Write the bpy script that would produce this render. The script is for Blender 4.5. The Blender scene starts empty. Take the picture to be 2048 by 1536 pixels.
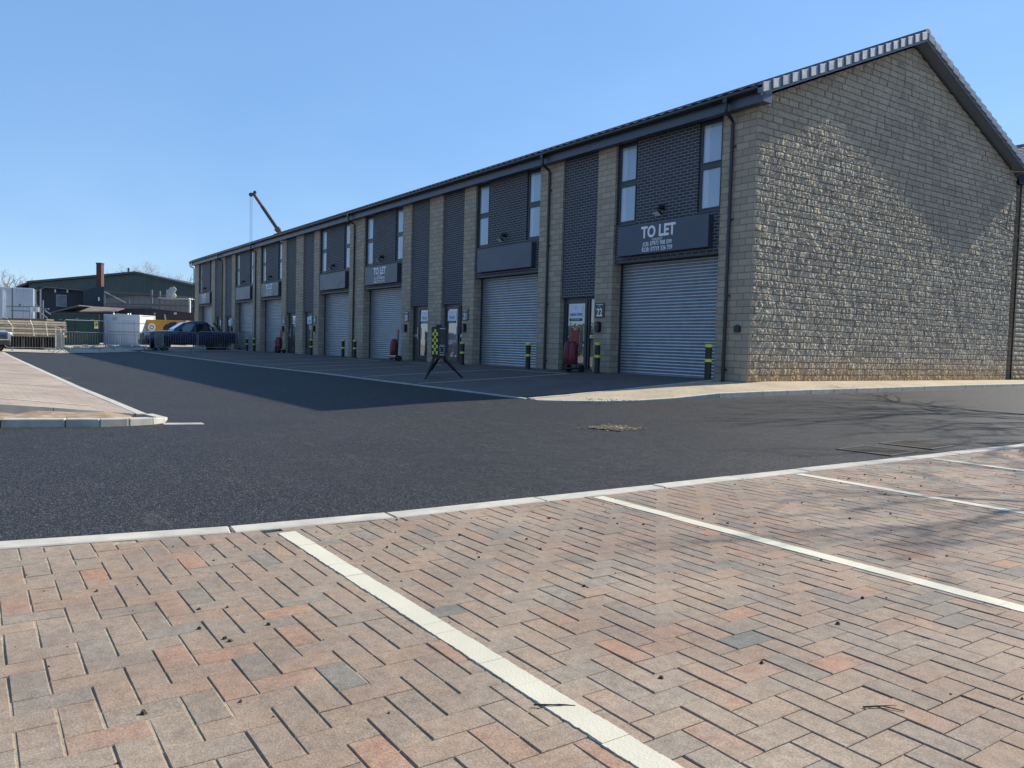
import bpy, bmesh, math, random
import numpy as np
from mathutils import Vector, Matrix
SC = bpy.context.scene
COL = SC.collection
R = math.radians
random.seed(7)

# ------------------------------------------------------------------ camera
F_PX, CXP, CYP = 1580.3, 1024.0, 768.0
CAM = Vector((11.323, -14.071, 0.668))
RIGHT = Vector((0.56726, 0.82311, 0.02676)).normalized()
DOWN = Vector((0.05556, -0.00583, -0.99844)).normalized()
FWD = Vector((-0.82166, 0.56786, -0.04904)).normalized()
cd = bpy.data.cameras.new('camera'); cam = bpy.data.objects.new('camera', cd); COL.objects.link(cam)
cd.sensor_width = 36; cd.lens = 36 * F_PX / 2048; cd.clip_start = .05; cd.clip_end = 3000
M3 = Matrix((RIGHT, -DOWN, -FWD)).transposed()
cam.matrix_world = Matrix.Translation(CAM) @ M3.to_4x4()
SC.camera = cam

# ------------------------------------------------------------------ sky, sun, exposure
SUN = Vector((0.135, 1.366, 1.0)).normalized()
ELEV = math.asin(SUN.z); AZ = math.atan2(SUN.x, SUN.y)
W = bpy.data.worlds.new('World'); SC.world = W; W.use_nodes = True
nt = W.node_tree; bg = nt.nodes['Background']
sky = nt.nodes.new('ShaderNodeTexSky'); sky.sky_type = 'NISHITA'; sky.sun_disc = False
sky.sun_elevation = ELEV; sky.sun_rotation = AZ; sky.altitude = 50
sky.air_density = 1.0; sky.dust_density = 0.05; sky.ozone_density = 3.0
smx = nt.nodes.new('ShaderNodeMix'); smx.data_type = 'RGBA'; smx.inputs['Factor'].default_value = .58   # clear sky seen through an even spring haze
smx.inputs[7].default_value = (1.05, 2.25, 4.45, 1)
sn_ = nt.nodes.new('ShaderNodeTexNoise'); sn_.inputs['Scale'].default_value = 1.6; sn_.inputs['Detail'].default_value = 5; sn_.inputs['Roughness'].default_value = .6
stc = nt.nodes.new('ShaderNodeTexCoord'); smp = nt.nodes.new('ShaderNodeMapping'); smp.inputs['Scale'].default_value = (1, 1.6, 3); nt.links.new(stc.outputs['Generated'], smp.inputs[0]); nt.links.new(smp.outputs[0], sn_.inputs['Vector'])
smr = nt.nodes.new('ShaderNodeMapRange'); smr.inputs[1].default_value = .3; smr.inputs[2].default_value = .7; smr.inputs[3].default_value = .46; smr.inputs[4].default_value = .68
nt.links.new(sn_.outputs['Fac'], smr.inputs[0]); nt.links.new(smr.outputs[0], smx.inputs['Factor'])
nt.links.new(sky.outputs[0], smx.inputs[6]); nt.links.new(smx.outputs[2], bg.inputs[0]); bg.inputs[1].default_value = 0.12
sd = bpy.data.lights.new('sun', 'SUN'); sun = bpy.data.objects.new('sun', sd); COL.objects.link(sun)
sd.energy = 4.8; sd.angle = R(0.53); sd.color = (1.0, 0.95, 0.86)
sun.rotation_euler = (-SUN).to_track_quat('-Z', 'Y').to_euler(); sun.location = (0, 0, 40)
SC.view_settings.view_transform = 'Standard'; SC.view_settings.look = 'None'
SC.view_settings.exposure = 0.68; SC.view_settings.gamma = 1.0
try: SC.cycles.max_bounces = 6
except Exception: pass

# ------------------------------------------------------------------ ground heights
XN = [-60, -35, 0, 1.3, 6.9, 40]; YN = [-60, -12.3, -9.7, -5.2, 0, 10, 60]
ZN = [[-.37, -.37, -.42, -.22, -.14, -.14, -.14], [-.37, -.37, -.42, -.22, -.09, -.09, -.09],
      [-.37, -.37, -.45, -.29, -.0, -.0, -.0], [-.37, -.37, -.42, -.32, -.21, -.10, -.1],
      [-.37] * 7, [-.37] * 7]
def gz(x, y):
    x = min(max(x, -59.9), 39.9); y = min(max(y, -59.9), 59.9)
    i = max(k for k in range(len(XN) - 1) if XN[k] <= x); j = max(k for k in range(len(YN) - 1) if YN[k] <= y)
    a = (x - XN[i]) / (XN[i + 1] - XN[i]); b = (y - YN[j]) / (YN[j + 1] - YN[j])
    return (1-a)*(1-b)*ZN[i][j] + a*(1-b)*ZN[i+1][j] + (1-a)*b*ZN[i][j+1] + a*b*ZN[i+1][j+1]
def at(px, py, depth):
    d = RIGHT * ((px - CXP) / F_PX) + DOWN * ((py - CYP) / F_PX) + FWD
    return CAM + d * depth
VIEW_RZ = math.atan2(RIGHT.y, RIGHT.x)      # a thing turned to this angle faces along the view

# ------------------------------------------------------------------ materials
MATS = {}
def nodes_of(name):
    m = bpy.data.materials.new(name); m.use_nodes = True
    return m, m.node_tree, m.node_tree.nodes['Principled BSDF']
def setin(b, **k):
    names = dict(rough='Roughness', metal='Metallic', spec='Specular IOR Level', coat='Coat Weight', coatr='Coat Roughness', ior='IOR')
    for a, v in k.items(): b.inputs[names[a]].default_value = v
def mix_rgb(t, fac, a, b, mode='MIX'):
    n = t.nodes.new('ShaderNodeMix'); n.data_type = 'RGBA'; n.blend_type = mode
    for s, v in ((n.inputs['Factor'], fac), (n.inputs[6], a), (n.inputs[7], b)):
        if hasattr(v, 'is_output'): t.links.new(v, s)
        elif isinstance(v, (int, float)): s.default_value = v
        else: s.default_value = (*v[:3], 1)
    return n.outputs[2]
def noise(t, vec, scale, detail=4, rough=.55):
    n = t.nodes.new('ShaderNodeTexNoise'); n.inputs['Scale'].default_value = scale
    n.inputs['Detail'].default_value = detail; n.inputs['Roughness'].default_value = rough
    if vec is not None: t.links.new(vec, n.inputs['Vector'])
    return n.outputs['Fac']
def ramp(t, fac, stops):
    n = t.nodes.new('ShaderNodeValToRGB'); e = n.color_ramp.elements
    while len(e) < len(stops): e.new(.5)
    for k, (p, c) in enumerate(stops):
        e[k].position = p; e[k].color = (*(c if not isinstance(c, (int, float)) else (c, c, c)), 1)
    t.links.new(fac, n.inputs[0]); return n.outputs[0]
def bump(t, b, h, strength=.4, dist=.01):
    n = t.nodes.new('ShaderNodeBump'); n.inputs['Strength'].default_value = strength; n.inputs['Distance'].default_value = dist
    t.links.new(h, n.inputs['Height']); t.links.new(n.outputs[0], b.inputs['Normal'])
def objco(t):
    return t.nodes.new('ShaderNodeTexCoord').outputs['Object']
def mat(name, col, rough=.6, metal=0, var=.12, scale=6, spec=.5, bmp=0, bscale=60, coat=0):
    if name in MATS: return MATS[name]
    m, t, b = nodes_of(name); setin(b, rough=rough, metal=metal, spec=spec, coat=coat)
    co = objco(t)
    f = noise(t, co, scale, 5)
    lo = tuple(c * (1 - var) for c in col); hi = tuple(min(1, c * (1 + var)) for c in col)
    t.links.new(ramp(t, f, [(.3, lo), (.7, hi)]), b.inputs['Base Color'])
    rr = ramp(t, f, [(.3, max(.02, rough - .06)), (.7, min(1, rough + .06))]); t.links.new(rr, b.inputs['Roughness'])
    if bmp: bump(t, b, noise(t, co, bscale, 3), bmp, .004)
    MATS[name] = m; return m

def wall_vec(t):
    """(along the wall, height) for walls facing X or Y, from object coordinates"""
    sep = t.nodes.new('ShaderNodeSeparateXYZ'); t.links.new(objco(t), sep.inputs[0])
    g = t.nodes.new('ShaderNodeNewGeometry'); sn = t.nodes.new('ShaderNodeSeparateXYZ'); t.links.new(g.outputs['True Normal'], sn.inputs[0])
    ab = t.nodes.new('ShaderNodeMath'); ab.operation = 'ABSOLUTE'; t.links.new(sn.outputs[0], ab.inputs[0])
    gt = t.nodes.new('ShaderNodeMath'); gt.operation = 'GREATER_THAN'; gt.inputs[1].default_value = .7; t.links.new(ab.outputs[0], gt.inputs[0])
    mx = t.nodes.new('ShaderNodeMix'); mx.data_type = 'FLOAT'
    t.links.new(gt.outputs[0], mx.inputs[0]); t.links.new(sep.outputs[0], mx.inputs[2]); t.links.new(sep.outputs[1], mx.inputs[3])
    cb = t.nodes.new('ShaderNodeCombineXYZ'); t.links.new(mx.outputs[0], cb.inputs[0]); t.links.new(sep.outputs[2], cb.inputs[1])
    return cb.outputs[0]
def brickmat(name, c1, c2, mortar, bw, rh, ms, rough=.85, vec=wall_vec, bstr=.5, stain=.12, third=None):
    m, t, b = nodes_of(name); setin(b, rough=rough, spec=.3)
    v = vec(t); n = t.nodes.new('ShaderNodeTexBrick'); t.links.new(v, n.inputs['Vector'])
    n.inputs['Scale'].default_value = 1; n.inputs['Brick Width'].default_value = bw; n.inputs['Row Height'].default_value = rh
    n.inputs['Mortar Size'].default_value = ms; n.inputs['Mortar Smooth'].default_value = .1; n.inputs['Bias'].default_value = 0
    n.inputs['Color1'].default_value = (*c1, 1); n.inputs['Color2'].default_value = (*c2, 1); n.inputs['Mortar'].default_value = (*mortar, 1)
    co = objco(t)
    big = ramp(t, noise(t, co, .9, 4), [(.3, 1 - stain), (.7, 1 + stain)])
    fine = ramp(t, noise(t, co, 45, 3), [(.3, .86), (.7, 1.12)])
    c = mix_rgb(t, 1, n.outputs['Color'], big, 'MULTIPLY'); c = mix_rgb(t, 1, c, fine, 'MULTIPLY')
    t.links.new(c, b.inputs['Base Color'])
    inv = t.nodes.new('ShaderNodeMath'); inv.operation = 'MULTIPLY_ADD'; inv.inputs[1].default_value = -1; inv.inputs[2].default_value = 1
    t.links.new(n.outputs['Fac'], inv.inputs[0])
    ad = t.nodes.new('ShaderNodeMath'); ad.operation = 'MULTIPLY_ADD'; ad.inputs[1].default_value = .25
    t.links.new(noise(t, co, 70, 3), ad.inputs[0]); t.links.new(inv.outputs[0], ad.inputs[2])
    bump(t, b, ad.outputs[0], bstr, .008)
    MATS[name] = m; return m

BLOCK = brickmat('stone_block', (.435, .355, .26), (.335, .277, .21), (.21, .18, .145), .36, .15, .010, stain=.10)
CHAR = brickmat('charcoal_brick', (.033, .037, .048), (.047, .052, .064), (.20, .20, .205), .225, .075, .010, rough=.7, stain=.08)
# rock-faced stone of the gable: colour per block is a mesh attribute
def rock_mat():
    m, t, b = nodes_of('rock_faced_stone'); setin(b, rough=.9, spec=.25)
    a = t.nodes.new('ShaderNodeAttribute'); a.attribute_name = 'tint'
    co = objco(t)
    c = ramp(t, a.outputs['Fac'], [(0, (.23, .195, .15)), (.12, (.29, .24, .175)), (.35, (.36, .30, .235)), (.6, (.44, .365, .265)), (.8, (.47, .40, .30)), (1, (.56, .475, .35))])
    c = mix_rgb(t, 1, c, ramp(t, noise(t, co, 30, 4), [(.3, .85), (.7, 1.15)]), 'MULTIPLY')
    sp = t.nodes.new('ShaderNodeSeparateXYZ'); t.links.new(co, sp.inputs[0])
    ad = t.nodes.new('ShaderNodeMath'); ad.operation = 'MULTIPLY_ADD'; ad.inputs[1].default_value = .8
    t.links.new(noise(t, co, 2.2, 5), ad.inputs[0]); t.links.new(sp.outputs[2], ad.inputs[2])
    dirt = ramp(t, ad.outputs[0], [(.40, .75), (1.05, 0)])           # splashed soil along the foot of the wall
    c = mix_rgb(t, dirt, c, (.42, .27, .12))
    t.links.new(c, b.inputs['Base Color'])
    bump(t, b, noise(t, co, 90, 4), .25, .004)
    MATS['rock'] = m; return m
ROCK = rock_mat()
def asphalt_mat():
    m, t, b = nodes_of('asphalt'); setin(b, spec=.16)
    co = objco(t)
    sp = noise(t, co, 150, 2, .6); md = noise(t, co, 9, 5); bgn = noise(t, co, .45, 5, .6)
    c = ramp(t, sp, [(.34, (.006, .006, .006)), (.48, (.019, .0185, .018)), (.60, (.045, .044, .043)), (.70, (.20, .195, .19))])
    c = mix_rgb(t, 1, c, ramp(t, md, [(.3, .86), (.7, 1.14)]), 'MULTIPLY')
    c = mix_rgb(t, 1, c, ramp(t, bgn, [(.3, (.88, .9, .95)), (.7, (1.12, 1.1, 1.06))]), 'MULTIPLY')
    c = mix_rgb(t, 1, c, ramp(t, noise(t, co, 55, 2, .6), [(.32, .62), (.5, .95), (.68, 1.55)]), 'MULTIPLY')
    # pale dust scuffs
    mp = t.nodes.new('ShaderNodeMapping'); mp.inputs['Scale'].default_value = (1.2, 5, 1); mp.inputs['Rotation'].default_value = (0, 0, .5)
    t.links.new(co, mp.inputs[0])
    sc = ramp(t, noise(t, mp.outputs[0], 1.3, 7, .7), [(.60, 0), (.78, .4)])
    c = mix_rgb(t, sc, c, (.11, .105, .10))
    t.links.new(c, b.inputs['Base Color'])
    t.links.new(ramp(t, md, [(.3, .60), (.7, .72)]), b.inputs['Roughness'])
    bump(t, b, sp, .55, .006); MATS['asphalt'] = m; return m
ASPH = asphalt_mat()
def paver_mat():
    m, t, b = nodes_of('block_paver'); setin(b, rough=.82, spec=.35)
    a = t.nodes.new('ShaderNodeAttribute'); a.attribute_name = 'tint'
    co = objco(t)
    c = ramp(t, a.outputs['Fac'], [(0, (.128, .124, .108)), (.16, (.158, .136, .108)), (.40, (.218, .158, .111)), (.72, (.252, .165, .109)), (.92, (.272, .158, .098)), (1, (.30, .15, .088))])
    # brindle: darker cloud on part of each paver
    c = mix_rgb(t, ramp(t, noise(t, co, 5.5, 4, .6), [(.42, 0), (.72, .62)]), c, (.165, .135, .115))
    dust = ramp(t, noise(t, co, 1.1, 6, .65), [(.40, 0), (.75, .50)])
    c = mix_rgb(t, dust, c, (.40, .33, .24))
    c = mix_rgb(t, 1, c, ramp(t, noise(t, co, 160, 2, .7), [(.3, .70), (.7, 1.30)]), 'MULTIPLY')
    c = mix_rgb(t, 1, c, ramp(t, noise(t, co, 22, 5, .65), [(.32, .80), (.5, 1.0), (.68, 1.18)]), 'MULTIPLY')
    c = mix_rgb(t, ramp(t, noise(t, co, 60, 3, .7), [(.68, 0), (.76, .6)]), c, (.42, .38, .33))
    t.links.new(c, b.inputs['Base Color'])
    bump(t, b, noise(t, co, 190, 3, .7), .55, .003); MATS['paver'] = m; return m
PAVER = paver_mat()
def flatvec(t): return objco(t)
PINK = brickmat('pink_paving', (.335, .255, .195), (.275, .22, .18), (.34, .28, .205), .2, .1, .006, vec=flatvec, bstr=.3, stain=.2)
FORE = brickmat('forecourt_paving', (.135, .095, .085), (.095, .082, .08), (.13, .11, .09), .2, .1, .006, vec=flatvec, bstr=.3, stain=.18)
TANP = brickmat('sanded_paving', (.40, .31, .20), (.33, .27, .19), (.44, .35, .23), .2, .1, .008, vec=flatvec, bstr=.3, stain=.2)
SAND = mat('joint_sand', (.30, .235, .155), .95, var=.3, scale=40, bmp=.4)
KERB = mat('kerb_concrete', (.42, .385, .315), .88, var=.16, scale=7, bmp=.3, bscale=120)
KERBD = mat('kerb_concrete_grey', (.34, .32, .29), .88, var=.18, scale=5, bmp=.3, bscale=120)
def paint_mat():
    m, t, b = nodes_of('line_paint'); setin(b, rough=.7, spec=.4); co = objco(t)
    c = mix_rgb(t, ramp(t, noise(t, co, 24, 6, .7), [(.64, 0), (.80, .5)]), (.54, .495, .375), (.40, .34, .25))
    c = mix_rgb(t, 1, c, ramp(t, noise(t, co, 2.5, 4), [(.3, .9), (.7, 1.06)]), 'MULTIPLY')
    t.links.new(c, b.inputs['Base Color']); bump(t, b, noise(t, co, 140, 3), .6, .003); return m
PAINT = paint_mat()
DIRT = mat('bare_soil', (.27, .19, .115), .95, var=.35, scale=5, bmp=.6, bscale=20)
GROUND = mat('site_ground', (.34, .30, .24), .95, var=.25, scale=.7, bmp=.5, bscale=3)
NAVY = mat('navy_frame', (.030, .037, .050), .42, var=.05, spec=.5)
FASC = mat('fascia_navy', (.060, .078, .115), .4, var=.05, spec=.5)
BLACKPL = mat('black_plastic', (.012, .013, .015), .38, var=.1)
GUTT = mat('gutter_black', (.016, .019, .022), .35, var=.1)
TILE = mat('roof_tile', (.075, .068, .075), .6, var=.2, scale=3, bmp=.4, bscale=60)
TILER = mat('roof_tile_red', (.17, .13, .13), .6, var=.2, scale=3, bmp=.3, bscale=60)
CAP = mat('verge_grey', (.26, .27, .285), .38, var=.1, scale=9, spec=.6)
SOFF = mat('soffit_grey', (.15, .175, .22), .5, var=.08)
SIGN = mat('sign_panel', (.042, .056, .088), .38, var=.05, scale=2)
WHITE = mat('white_letter', (.80, .80, .80), .6, var=.02)
PAPER = mat('white_poster', (.70, .74, .80), .6, var=.03)
NAVYINK = mat('navy_ink', (.02, .03, .08), .6, var=.05)
YEL = mat('yellow_band', (.68, .72, .05), .5, var=.06)
BOLL = mat('bollard_black', (.014, .015, .014), .42, var=.15)
STEELW = mat('galvanised', (.26, .27, .275), .45, metal=.55, var=.2, scale=14)
ALU = mat('aluminium', (.55, .56, .58), .3, metal=.8, var=.1)
RED = mat('red_cover', (.14, .013, .024), .5, var=.2, scale=8, bmp=.5, bscale=14)
REDP = mat('red_plate', (.30, .020, .016), .5, var=.08)
RUB = mat('rubber', (.016, .016, .017), .8, var=.2)
def glass_mat(name, base, rough, gl, tint=(.9, .95, 1)):
    m = bpy.data.materials.new(name); m.use_nodes = True; t = m.node_tree; b = t.nodes['Principled BSDF']
    co = objco(t)
    t.links.new(ramp(t, noise(t, co, .8, 2), [(.3, tuple(c * .9 for c in base)), (.7, tuple(c * 1.1 for c in base))]), b.inputs['Base Color'])
    setin(b, rough=rough, spec=.5)
    g = t.nodes.new('ShaderNodeBsdfGlossy'); g.inputs['Roughness'].default_value = .015; g.inputs['Color'].default_value = (*tint, 1)
    fr = t.nodes.new('ShaderNodeFresnel'); fr.inputs[0].default_value = 1.5
    ma = t.nodes.new('ShaderNodeMath'); ma.operation = 'MULTIPLY_ADD'; ma.inputs[1].default_value = 1; ma.inputs[2].default_value = gl; ma.use_clamp = True
    t.links.new(fr.outputs[0], ma.inputs[0])
    # slight waviness of the sheet, so reflections bend
    bp = t.nodes.new('ShaderNodeBump'); bp.inputs['Strength'].default_value = .05; bp.inputs['Distance'].default_value = .05
    t.links.new(noise(t, co, 2.2, 2), bp.inputs['Height']); t.links.new(bp.outputs[0], g.inputs['Normal'])
    mx = t.nodes.new('ShaderNodeMixShader'); t.links.new(ma.outputs[0], mx.inputs[0])
    t.links.new(b.outputs[0], mx.inputs[1]); t.links.new(g.outputs[0], mx.inputs[2])
    t.links.new(mx.outputs[0], t.nodes['Material Output'].inputs[0]); MATS[name] = m; return m
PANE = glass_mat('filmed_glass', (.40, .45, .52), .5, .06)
PANEB = glass_mat('filmed_glass_shade', (.28, .34, .43), .5, .06)  # deeper film tone, beside the paler frosted band of each pane
DGLASS = glass_mat('door_glass', (.02, .024, .03), .3, .16)
SHUT = None
def shutter_mat():
    m, t, b = nodes_of('shutter_galvanised'); setin(b, rough=.3, metal=.6, spec=.5); co = objco(t)
    t.links.new(ramp(t, noise(t, co, 3, 4), [(.3, (.38, .40, .42)), (.7, (.47, .485, .50))]), b.inputs['Base Color']); return m
SHUT = shutter_mat()

# ------------------------------------------------------------------ mesh helpers
class MB:
    def __init__(s): s.v = []; s.f = []; s.mi = []; s.t = []; s.cur = 0; s.tint = .5
    def add(s, vs, fs):
        o = len(s.v); s.v.extend([tuple(p) for p in vs])
        for f in fs: s.f.append(tuple(o + i for i in f)); s.mi.append(s.cur); s.t.append(s.tint)
    def box(s, x0, x1, y0, y1, z0, z1):
        s.add([(x0, y0, z0), (x1, y0, z0), (x1, y1, z0), (x0, y1, z0), (x0, y0, z1), (x1, y0, z1), (x1, y1, z1), (x0, y1, z1)],
              [(0, 3, 2, 1), (4, 5, 6, 7), (0, 1, 5, 4), (1, 2, 6, 5), (2, 3, 7, 6), (3, 0, 4, 7)])
    def prism(s, poly, axis, a, b):
        """polygon of (u,v) extruded along axis from a to b; axis x: (y,z), y: (x,z), z: (x,y)"""
        def P(u, v, w): return {'x': (w, u, v), 'y': (u, w, v), 'z': (u, v, w)}[axis]
        n = len(poly); vs = [P(u, v, a) for u, v in poly] + [P(u, v, b) for u, v in poly]
        s.add(vs, [tuple(range(n))[::-1], tuple(range(n, 2 * n))] + [(i, (i + 1) % n, n + (i + 1) % n, n + i) for i in range(n)])
    def tube(s, pts, r, n=8, r2=None, cap=True):
        pts = [Vector(p) for p in pts]; rings = []; k = len(pts)
        for i, p in enumerate(pts):
            d = (pts[min(i + 1, k - 1)] - pts[max(i - 1, 0)]).normalized()
            u = d.cross(Vector((0, 0, 1)) if abs(d.z) < .9 else Vector((1, 0, 0))).normalized(); w = d.cross(u)
            rr = r if r2 is None else r + (r2 - r) * i / max(1, k - 1)
            rings.append([p + (u * math.cos(2 * math.pi * j / n) + w * math.sin(2 * math.pi * j / n)) * rr for j in range(n)])
        vs = [q for rg in rings for q in rg]; fs = []
        for i in range(k - 1):
            for j in range(n):
                fs.append((i * n + j, i * n + (j + 1) % n, (i + 1) * n + (j + 1) % n, (i + 1) * n + j))
        if cap: fs.append(tuple(range(n))[::-1]); fs.append(tuple(range((k - 1) * n, k * n)))
        s.add(vs, fs)
    def lathe(s, prof, c=(0, 0, 0), n=20, axis='z'):
        vs = []; fs = []; k = len(prof)
        for i, (r, h) in enumerate(prof):
            for j in range(n):
                a = 2 * math.pi * j / n; p = (r * math.cos(a), r * math.sin(a), h)
                if axis == 'y': p = (p[0], p[2], p[1])
                if axis == 'x': p = (p[2], p[0], p[1])
                vs.append((c[0] + p[0], c[1] + p[1], c[2] + p[2]))
        for i in range(k - 1):
            for j in range(n): fs.append((i * n + j, i * n + (j + 1) % n, (i + 1) * n + (j + 1) % n, (i + 1) * n + j))
        fs.append(tuple(range(n))[::-1]); fs.append(tuple(range((k - 1) * n, k * n))); s.add(vs, fs)
    def build(s, name, mats, parent=None, loc=(0, 0, 0), rz=0, bevel=0, smooth=False, tint=False, seg=1):
        me = bpy.data.meshes.new(name); me.from_pydata(s.v, [], s.f); me.update()
        if not isinstance(mats, (list, tuple)): mats = [mats]
        for m in mats: me.materials.append(m)
        if len(mats) > 1: me.polygons.foreach_set('material_index', s.mi)
        if tint:
            at_ = me.attributes.new('tint', 'FLOAT', 'FACE'); at_.data.foreach_set('value', s.t)
        bm = bmesh.new(); bm.from_mesh(me); bmesh.ops.recalc_face_normals(bm, faces=bm.faces); bm.to_mesh(me); bm.free()
        if smooth: me.shade_smooth() if smooth == 1 else me.set_sharp_from_angle(angle=R(35))
        if smooth == 2:
            me.polygons.foreach_set('use_smooth', [True] * len(me.polygons)); me.set_sharp_from_angle(angle=R(35))
        o = bpy.data.objects.new(name, me); COL.objects.link(o); o.location = loc; o.rotation_euler = (0, 0, rz)
        if parent: o.parent = parent
        if bevel:
            b = o.modifiers.new('bevel', 'BEVEL'); b.width = bevel; b.segments = seg; b.limit_method = 'ANGLE'; b.angle_limit = R(40)
        return o
def tag(o, label=None, cat=None, group=None, kind=None):
    if label: o['label'] = label
    if cat: o['category'] = cat
    if group: o['group'] = group
    if kind: o['kind'] = kind
    return o
def thing(name, label, cat, loc=(0, 0, 0), rz=0, group=None):
    o = bpy.data.objects.new(name, None); o.empty_display_size = .2; COL.objects.link(o)
    o.location = loc; o.rotation_euler = (0, 0, rz); return tag(o, label, cat, group)
def dup(root, loc=None, rz=None, label=None):
    def rec(o, p):
        c = o.copy(); COL.objects.link(c)
        if p: c.parent = p
        for ch in KIDS.get(o.name, [k for k in o.children]): rec(ch, c)
        return c
    r = rec(root, root.parent)
    if loc is not None: r.location = loc
    if rz is not None: r.rotation_euler = (0, 0, rz)
    if label: r['label'] = label
    return r
KIDS = {}
def text_mesh(lines, name, material, parent, loc, face='-y', weight=0.0):
    """lines: (string, size, x, z, x-scale); flat lettering standing in the local xz plane, facing -y"""
    vs, fs = [], []
    for body, size, x, z, xs in lines:
        cu = bpy.data.curves.new('t', 'FONT'); cu.body = body; cu.size = size; cu.align_x = 'CENTER'; cu.offset = weight * size; cu.extrude = .0015
        cu.resolution_u = 3
        ob = bpy.data.objects.new('t', cu); COL.objects.link(ob); bpy.context.view_layer.update()
        me = bpy.data.meshes.new_from_object(ob.evaluated_get(bpy.context.evaluated_depsgraph_get()))
        o = len(vs)
        vs += [(x + v.co.x * xs, -v.co.z, z + v.co.y) for v in me.vertices]; fs += [tuple(o + i for i in p.vertices) for p in me.polygons]
        bpy.data.objects.remove(ob); bpy.data.curves.remove(cu); bpy.data.meshes.remove(me)
    me = bpy.data.meshes.new(name); me.from_pydata(vs, [], fs); me.materials.append(material)
    o = bpy.data.objects.new(name, me); COL.objects.link(o); o.parent = parent; o.location = loc; return o
def sheet(name, xs, ys, zf, material, kind='structure', uvoff=None, parent=None):
    m = MB(); nx, ny = len(xs), len(ys)
    m.add([(x, y, zf(x, y)) for y in ys for x in xs], [(j * nx + i, j * nx + i + 1, (j + 1) * nx + i + 1, (j + 1) * nx + i) for j in range(ny - 1) for i in range(nx - 1)])
    o = m.build(name, material, parent); tag(o, kind=kind); return o
def span(a, b, step):
    n = max(1, round((b - a) / step)); return [a + (b - a) * i / n for i in range(n + 1)]
def vnoise(x, y, seed=0):
    xi = np.floor(x).astype(np.int64); yi = np.floor(y).astype(np.int64); fx = x - xi; fy = y - yi
    fx = fx * fx * (3 - 2 * fx); fy = fy * fy * (3 - 2 * fy)
    def h(a, b):
        n = (a * 374761393 + b * 668265263 + seed * 974711) & 0x7fffffff
        n = ((n ^ (n >> 13)) * 1274126177) & 0x7fffffff
        return ((n ^ (n >> 16)) & 0xffff) / 65535.0
    return (h(xi, yi) * (1 - fx) + h(xi + 1, yi) * fx) * (1 - fy) + (h(xi, yi + 1) * (1 - fx) + h(xi + 1, yi + 1) * fx) * fy

# ================================================================== GROUND
m = MB(); m.add([(-700, -700, -.62), (700, -700, -.62), (700, 900, -.62), (-700, 900, -.62)], [(0, 1, 2, 3)])
tag(m.build('ground', GROUND), kind='structure')
sheet('site_yard', span(-75, -36.5, 1.6), span(-45, 30, 2.5), lambda x, y: gz(x, y) - .03 + .10 * float(vnoise(np.array(x * .7), np.array(y * .7), 3)), GROUND)
def asph(x, y):
    z = gz(x, y)
    if y > -5.6 and x < 1.0: z -= .12 * min(1, (y + 5.6) / 1.0) * min(1, (1.0 - x) / .6)
    return z
sheet('asphalt_road', sorted(set(span(-37.5, 0, 1.5) + span(0, 7, .35) + span(7, 30, 3))), sorted(set(span(-40, -14, 2) + span(-14, 0, .35) + span(0, 40, 2))), asph, ASPH)

# forecourt in front of the shutters (laid to fall towards the road)
FE = lambda x: -5.66 if x > -10 else -5.66 - .25 * min(1, (-10 - x) / 6)
def fz(x, y): return gz(x, y) + .012 if y < -.001 else gz(x, 0) + .012
m = MB(); xs = span(-37.2, -.55, .6); n = 12
vs = []
for x in xs:
    for k in range(n + 1):
        y0 = FE(x); y = y0 + (0.38 - y0) * k / n
        xx = x if x < -.6 else -.75 - .12 * (-y) / 5.7 * -1
        vs.append((xx, y, fz(xx, y)))
m.add(vs, [(i * (n + 1) + k, (i + 1) * (n + 1) + k, (i + 1) * (n + 1) + k + 1, i * (n + 1) + k + 1) for i in range(len(xs) - 1) for k in range(n)])
tag(m.build('forecourt_paving', FORE), kind='structure')
m = MB()   # pavement far end beyond the barriers
for (x0, x1) in ((-52, -37.2),):
    xs2 = span(x0, x1, 1.5); vs = []
    for x in xs2:
        for k in range(7):
            y = -6 + 6.35 * k / 6; vs.append((x, y, fz(x, y) + .001))
    m.add(vs, [(i * 7 + k, (i + 1) * 7 + k, (i + 1) * 7 + k + 1, i * 7 + k + 1) for i in range(len(xs2) - 1) for k in range(6)])
tag(m.build('forecourt_extension', FORE), kind='structure')
def strip(name, pts, w, h, material, dz=.0, seg=None, gap=.006, zf=gz, side=1):
    """kerb stones following a polyline: top at zf+h, w wide to one side"""
    m = MB(); L = 0; P = [Vector((*p, 0)) for p in pts]
    for a, b in zip(P, P[1:]):
        d = b - a; n = max(1, round(d.length / (seg or .9))); u = d.normalized(); q = Vector((-u.y, u.x, 0)) * w * side
        for k in range(n):
            s0 = a + d * (k / n) + u * gap * .5; s1 = a + d * ((k + 1) / n) - u * gap * .5
            jz = random.uniform(-.002, .002); c = [s0, s1, s1 + q, s0 + q]
            zz = [zf(p.x, p.y) for p in c]
            m.add([(p.x, p.y, z - .12) for p, z in zip(c, zz)] + [(p.x, p.y, z + h + jz) for p, z in zip(c, zz)],
                  [(0, 3, 2, 1), (4, 5, 6, 7), (0, 1, 5, 4), (1, 2, 6, 5), (2, 3, 7, 6), (3, 0, 4, 7)])
    return tag(m.build(name, material, bevel=.006), kind='structure')
strip('forecourt_kerb', [(-37.2, -5.91)] + [(x, FE(x)) for x in (-30, -22, -16, -10)] + [(-.3, -5.66)], .10, .022, KERBD, side=-1)
strip('forecourt_end_kerb', [(-.28, -5.72), (-.75, -.05)], .10, .020, KERBD, zf=fz, side=-1)
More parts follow.
